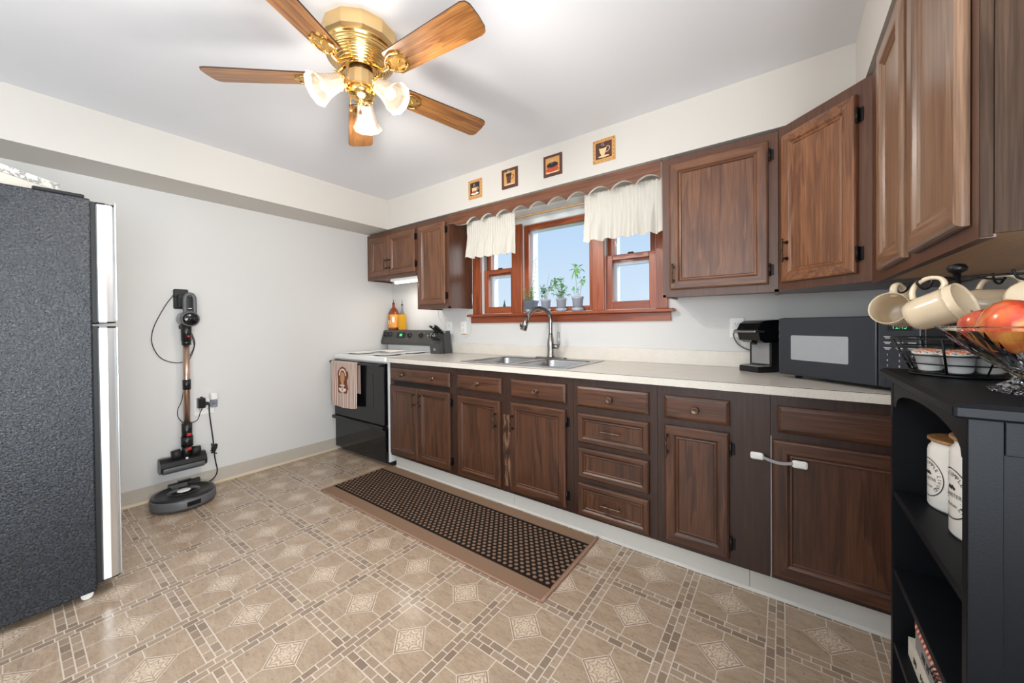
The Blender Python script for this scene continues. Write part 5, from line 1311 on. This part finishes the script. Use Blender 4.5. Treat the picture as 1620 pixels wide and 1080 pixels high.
apple_root(M['yellow_fruit'], 'pale yellow apple at the back of the crystal bowl', (3.775, -1.553, 1.1580), .033, (-.3, -.3, 2))
apple_root(M['apple'], 'red apple at the wall side of the crystal bowl', (3.826, -1.605, 1.1545), .031, (.2, -.5, 3))
apple_root(M['apple'], 'red apple at the bowl side facing the camera', (3.785, -1.670, 1.1530), .030, (.6, -.2, 5))

# ------------------------------------------------------------------ ceiling fan
FC = Vector((2.023, -1.604, 0)); fx, fy = FC.x, FC.y
fan = thing('ceiling_fan', 'brass flush-mount ceiling fan with five oak blades and three lit glass shades', 'ceiling fan', (fx, fy, ZC))
m = MB(); m.lathe([(.146, ZC-.0005), (.150, ZC-.006), (.150, 2.326), (.138, 2.316)], (fx, fy, 0), 12, smooth=False); obj('canopy', m, M['brass_s'], fan)
prof = [(.134, 2.3155), (.140, 2.312), (.140, 2.306), (.132, 2.303), (.132, 2.297), (.137, 2.293), (.135, 2.288)]
for i in range(9):
    t_ = i/8; r_ = .131-.072*t_**1.7; z = 2.285-.044*t_**.9
    prof += [(r_, z), (r_+.0035-.002*t_, z-.0020), (r_-.003, z-.0040)]
m = MB(); m.lathe(prof, (fx, fy, 0), 48); obj('motor_housing', m, M['brass'], fan)
m = MB(); m.lathe([(.046, 2.240), (.046, 2.2255)], (fx, fy, 0), 24); obj('neck', m, M['brass_dark'], fan)
m = MB(); m.lathe([(.047, 2.225), (.053, 2.220), (.053, 2.166), (.047, 2.160)], (fx, fy, 0), 12, smooth=False); obj('switch_housing', m, M['brass_s'], fan)
m = MB(); m.lathe([(.043, 2.1595), (.055, 2.154), (.057, 2.140), (.043, 2.122), (.020, 2.116), (.011, 2.110), (.014, 2.100), (.004, 2.092)], (fx, fy, 0), 28); obj('light_kit', m, M['brass'], fan)
for k in range(5):
    ang = math.radians(4.5+72*k)
    Rz = Matrix.Rotation(ang, 3, 'Z'); Rp = Matrix.Rotation(math.radians(-11), 3, 'X')
    T = lambda p, Rz=Rz, Rp=Rp: FC+Vector((0, 0, 2.198))+Rz@(Rp@Vector(p))
    x0, x1, w0, w1 = .188, .612, .053, .064
    poly = [(x0, -w0+.008), (x0+.006, -w0), (x1-.030, -w1), (x1-.012, -w1+.006), (x1-.003, -w1+.022), (x1, 0), (x1-.003, w1-.022), (x1-.012, w1-.006), (x1-.030, w1), (x0+.006, w0), (x0, w0-.008)]
    m = MB(); m.prism(poly, -.003, .003, 'Z', 0, 1)
    me = bpy.data.objects.new('fan_blade', None)
    bpy.data.objects.remove(me)
    b = obj('fan_blade', m, [M['blade'], M['blade_edge']], fan, True)
    b.matrix_local = Matrix.Translation(Vector((0, 0, 2.198-ZC))) @ (Rz @ Rp).to_4x4()
    m = MB(); leaf_ = []
    for i in range(24):
        a = 2*PI*i/24; rr = 1+.10*math.cos(6*a); leaf_.append((.218+.048*rr*math.cos(a), .040*rr*math.sin(a)))
    m.rings([[(a, c, z) for a, c in leaf_] for z in (-.0034, -.0065)]+[[(.218+(a-.218)*.8, c*.8, -.010) for a, c in leaf_], [(.218+(a-.218)*.62, c*.55, -.0075) for a, c in leaf_]])
    m.tube([(.070, 0, .045), (.105, 0, .016), (.140, 0, -.012), (.178, 0, -.011)], .0085, 10)
    for sgn in (-1, 1): m.tube([(.165, sgn*.006, -.012), (.185, sgn*.028, -.010), (.220, sgn*.040, -.010), (.255, sgn*.026, -.009)], .0042, 8)
    for a, c in ((.185, .018), (.185, -.018), (.228, 0)): m.sphere((a, c, -.0095), .005, 8, 6)
    q = obj('blade_bracket', m, M['brass'], fan, True); q.matrix_local = Matrix.Translation(Vector((0, 0, 2.198-ZC))) @ (Rz @ Rp).to_4x4()
away = Vector((-.842, .539, 0)); right = Vector((.539, .842, 0))
for deg in (8, -112, 128):
    a = math.radians(deg); dr_ = away*math.cos(a)+right*math.sin(a)
    ax = (dr_*math.cos(math.radians(38))-Vector((0, 0, 1))*math.sin(math.radians(38))).normalized()
    s0 = FC+dr_*.074+Vector((0, 0, 2.166))
    m = MB(); m.tube([FC+dr_*.035+Vector((0, 0, 2.150)), FC+dr_*.060+Vector((0, 0, 2.166)), s0-ax*.004], .010, 10)
    m.lathe([(.012, -.012), (.024, -.006), (.032, .004), (.033, .018), (.030, .020)], s0, 24, ax.to_track_quat('Z', 'Y').to_matrix())
    for k in range(8):
        an = k*PI/4; bq = ax.to_track_quat('Z', 'Y').to_matrix(); m.sphere(s0+bq@Vector((.034*math.cos(an), .034*math.sin(an), .012)), .0065, 8, 6)
    arm = obj('light_arm', m, M['brass'], fan)
    prof = []
    for i in range(15):
        t_ = i/14; r_ = .0305+.010*t_+.0225*t_**2.4; prof.append((r_+(.0018 if i % 2 else 0), .016+.114*t_))
    bq = ax.to_track_quat('Z', 'Y').to_matrix()
    m = MB(); m.lathe(prof, s0, 10, bq, smooth=False, cap=False); obj('glass_shade', m, M['shade'], fan)
    m = MB(); pb = s0+ax*.068
    m.lathe([(.011, -.045), (.012, -.020), (.021, 0), (.0235, .014), (.019, .028), (.008, .036), (.001, .037)], pb, 18, bq, cap=False); obj('bulb', m, M['bulb'], fan)
    l = bpy.data.lights.new('bulb_lamp', 'SPOT'); l.energy = 25.0; l.color = (1.0, .93, .85); l.shadow_soft_size = .045; l.spot_size = math.radians(168); l.spot_blend = .5
    lo = bpy.data.objects.new('bulb_lamp', l); COL.objects.link(lo); lo.parent = fan; lo.location = s0+ax*.120-Vector((fx, fy, ZC)); lo.rotation_euler = ax.to_track_quat('-Z', 'Y').to_euler()
l = bpy.data.lights.new('shade_glow', 'POINT'); l.energy = 8.5; l.color = (1.0, .94, .87); l.shadow_soft_size = .08
lg = bpy.data.objects.new('shade_glow', l); COL.objects.link(lg); lg.parent = fan; lg.location = (0, 0, 1.93-ZC)
for (dx, dl, z1) in ((-.042, .0, 2.060), (-.004, -.060, 2.020)):
    p0 = FC+right*dx-away*(-dl)+Vector((0, 0, 2.145)); m = MB(); m.rod(p0, Vector((p0.x, p0.y, z1+.02)), .0011, 5); ch = obj('pull_chain', m, M['brass'], fan)
    m = MB(); m.lathe([(.002, .022), (.0055, .014), (.0065, .004), (.003, 0)], (p0.x, p0.y, z1), 10); obj('chain_fob', m, M['blade'], ch)

# ------------------------------------------------------------------ plants on the sill
def leaf(mb, base, d, L, W, droop=.3, mi=0):
    d = Vector(d).normalized(); side = d.cross(Vector((0, 0, 1)))
    side = side.normalized() if side.length > 1e-3 else Vector((1, 0, 0)); nrm_ = side.cross(d)
    P_ = []
    for t_, w_ in ((0, .06), (.3, .8), (.6, 1.0), (.85, .55), (1, .03)):
        c = Vector(base)+d*L*t_-Vector((0, 0, 1))*droop*L*t_*t_
        P_ += [c-side*W*w_*.5+nrm_*W*.12*w_, c, c+side*W*w_*.5+nrm_*W*.12*w_]
    fs = []
    for i in range(4):
        for k in range(2): fs.append((i*3+k, i*3+k+1, (i+1)*3+k+1, (i+1)*3+k))
    mb.add(P_, fs, mi, True)
def potted(label, x, y, r, h, potm, saucer=True, square=False):
    t = thing('potted_plant', label, 'potted plant', (x, y, 1.2622), group='potted plants on the window sill')
    z0 = 1.2622+(.010 if saucer else 0)
    if saucer:
        m = MB(); m.lathe([(r*.9, 1.2624), (r*1.15, 1.288), (r*1.13, 1.288), (r*.88, 1.2655), (.001, 1.2655)], (x, y, 0), 24, cap=False); m.lathe([(r*.9, 1.2624), (.001, 1.2624)], (x, y, 0), 24, cap=False); obj('saucer', m, M['saucer'], t)
    m = MB()
    if square: m.rings([[(p[0], p[1], z) for p in rrect(x-w_, x+w_, y-w_, y+w_, .006, 3)] for w_, z in ((r*.82, z0), (r*.98, z0+h*.8), (r*1.05, z0+h*.8), (r*1.05, z0+h), (r*.97, z0+h), (r*.94, z0+h-.012))])
    else: m.lathe([(r*.78, z0), (r*.95, z0+h*.82), (r*1.03, z0+h*.83), (r*1.05, z0+h), (r*.97, z0+h), (r*.93, z0+h-.012)], (x, y, 0), 28)
    obj('pot', m, potm, t)
    m = MB(); m.lathe([(r*.92, z0+h-.0118), (r*.3, z0+h-.007), (.001, z0+h-.006)], (x, y, 0), 18, cap=False); obj('soil', m, M['soil'], t)
    return t, z0+h-.01
def plant_parts(t, stems, fol, mat):
    obj('stems', stems, M['stem'], t); obj('foliage', fol, mat, t)
rn = random.Random(12)
# 1: little upright herb with a tall climber
t, z = potted('potted plant in slate grey pot with a tall thin climbing stem', 1.818, -.004, .044, .088, M['pot_d'], True, True)
s_, f_ = MB(), MB()
path = catmull([Vector(p) for p in ((1.830, -.004, z), (1.850, .004, 1.44), (1.838, .008, 1.52), (1.858, .008, 1.60), (1.852, .006, 1.66), (1.872, .004, 1.70))], 8)
s_.tube(path, .0012, 5, smooth_path=False)
for i in range(4, len(path), 3):
    for sg in (-1, 1): leaf(f_, path[i], (sg*rn.uniform(.5, 1), rn.uniform(-.8, -.1), rn.uniform(-.3, .5)), rn.uniform(.016, .026), .016)
for k in range(12):
    p = Vector((1.80+rn.uniform(-.025, .03), -.008+rn.uniform(-.02, .02), z)); q = p+Vector((rn.uniform(-.02, .02), rn.uniform(-.02, .01), rn.uniform(.05, .14)))
    s_.tube([p, (p+q)/2+Vector((.003, 0, 0)), q], .001, 5)
    for j in range(9):
        f = (j+1)/9; leaf(f_, p.lerp(q, f), (rn.uniform(-1, 1), rn.uniform(-1, .6), rn.uniform(-.1, .6)), rn.uniform(.014, .024), .013)
plant_parts(t, s_, f_, M['leaf_p'])
# 2: wispy herb
t, z = potted('potted plant in pale pot with wispy drooping sprigs', 1.955, -.002, .040, .092, M['pot'])
s_, f_ = MB(), MB()
for k in range(14):
    p = Vector((1.955+rn.uniform(-.02, .02), -.002+rn.uniform(-.02, .02), z)); q = p+Vector((rn.uniform(-.052, .050), rn.uniform(-.05, .02), rn.uniform(.03, .13)))
    if k == 0: q = p+Vector((.035, 0, .21))
    mid = (p+q)/2+Vector((0, 0, .02)); s_.tube([p, mid, q], .0009, 5)
    if k:
        for j in range(7): leaf(f_, mid.lerp(q, (j+1)/7), (rn.uniform(-1, 1), rn.uniform(-1, .6), rn.uniform(-.5, .5)), rn.uniform(.014, .024), .012)
plant_parts(t, s_, f_, M['leaf_d'])
# 3: bushy parsley
t, z = potted('potted plant in pale pot, bushy with lobed parsley leaves', 2.092, -.002, .040, .094, M['pot'])
s_, f_ = MB(), MB()
for k in range(22):
    p = Vector((2.092+rn.uniform(-.02, .02), -.002+rn.uniform(-.02, .02), z)); q = p+Vector((rn.uniform(-.058, .054), rn.uniform(-.06, .03), rn.uniform(.02, .165)))
    s_.tube([p, (p+q)/2+Vector((0, 0, .012)), q], .0011, 5)
    for j in range(6): leaf(f_, q+Vector((rn.uniform(-.012, .012), rn.uniform(-.012, .012), rn.uniform(-.012, .012))), (rn.uniform(-1, 1), rn.uniform(-1, .5), rn.uniform(-.3, .7)), rn.uniform(.020, .034), .021)
plant_parts(t, s_, f_, M['leaf'])
# 4: tall pepper plant
t, z = potted('potted plant in pale pot with tall stems and long pepper leaves', 2.228, -.002, .042, .098, M['pot'])
s_, f_ = MB(), MB()
tops = [((2.225, -.002, z), (2.220, -.006, 1.46), (2.212, -.010, 1.545), (2.200, -.010, 1.585)), ((2.240, .002, z), (2.252, .0, 1.42), (2.262, -.004, 1.475), (2.268, -.006, 1.50)), ((2.208, .004, z), (2.200, 0, 1.40), (2.196, -.004, 1.435)), ((2.244, -.012, z), (2.238, -.012, 1.40), (2.236, -.012, 1.425))]
for i, pth in enumerate(tops):
    s_.tube(pth, .0015, 6); tip = Vector(pth[-1])
    if i == 0:
        for dx, dz, L in ((-1, .05, .05), (-.6, .75, .045), (.25, 1, .05), (1, .45, .055), (1, -.1, .065), (.55, -.75, .075), (-.25, -1, .07), (.9, -.5, .06), (.1, -.8, .06)): leaf(f_, tip+Vector((rn.uniform(0, .03), 0, rn.uniform(-.015, .01))), (dx, -.4, dz), L, .024, .25)
        leaf(f_, Vector((2.240, -.01, 1.585)), (1, -.3, .5), .055, .02, .2); leaf(f_, Vector((2.244, -.01, 1.58)), (1, -.3, -.4), .06, .022, .3); s_.tube([(2.212, -.01, 1.545), (2.225, -.01, 1.58), (2.245, -.01, 1.583)], .0012, 5)
    elif i == 1:
        for k in range(10): leaf(f_, tip+Vector((rn.uniform(-.015, .012), 0, rn.uniform(-.03, .01))), (rn.uniform(-1, 1), -.4, rn.uniform(-1, .9)), rn.uniform(.025, .042), .016, .3)
    else:
        for k in range(7): leaf(f_, tip+Vector((rn.uniform(-.01, .01), 0, rn.uniform(-.02, .01))), (rn.uniform(-1, 1), -.4, rn.uniform(-.6, .6)), rn.uniform(.016, .028), .013, .3)
plant_parts(t, s_, f_, M['leaf'])

# ------------------------------------------------------------------ trees beyond the window
t = thing('evergreen_tree', 'small dark evergreen far beyond the window nearest the range', 'tree', (-28.9, 40, -.7))
m = MB(); rn = random.Random(2)
for k in range(9):
    z = .4+k*.52; r_ = 1.55*(1-k/9.4)
    m.lathe([(r_*(1+.0), z), (r_*.45, z+.42), (.03, z+.95)], (-28.9, 40, -.7), 9, smooth=False, ang=(k*.3, k*.3+2*PI))
obj('foliage', m, M['conifer'], t); m = MB(); m.rod((-28.9, 40, -.7), (-28.9, 40, .2), .14, 8); obj('trunk', m, M['bark'], t)
def bare_tree(label, x, y, h, seed, spread=.55, depth=5):
    t = thing('bare_tree', label, 'tree', (x, y, -.7)); m = MB(); rn = random.Random(seed); tr_ = MB()
    def grow(p, d, L, r, n, out):
        q = p+d*L; out.tube([p, (p+q)/2+Vector((rn.uniform(-.05, .05), 0, rn.uniform(-.03, .03)))*L, q], [r, r*.65], 5)
        if n == 0: return
        for _ in range(3 if n > 1 else 2):
            nd = (d+Vector((rn.uniform(-spread, spread), rn.uniform(-spread, spread), rn.uniform(-.25, .35)))).normalized(); grow(p+d*L*rn.uniform(.55, 1), nd, L*rn.uniform(.6, .8), r*.62, n-1, m)
    grow(Vector((x, y, -.7)), Vector((0, 0, 1)), h*.34, h*.012, depth, tr_)
    obj('trunk', tr_, M['bark'], t); obj('branches', m, M['bark'], t); return t
bare_tree('bare branching tree beyond the window nearest the corner cabinets, taller one', -1.0, 18, 7.6, 5, .6, 5)
bare_tree('bare low tree far beyond the window nearest the corner cabinets', -11.4, 40, 4.6, 9, .55, 4)
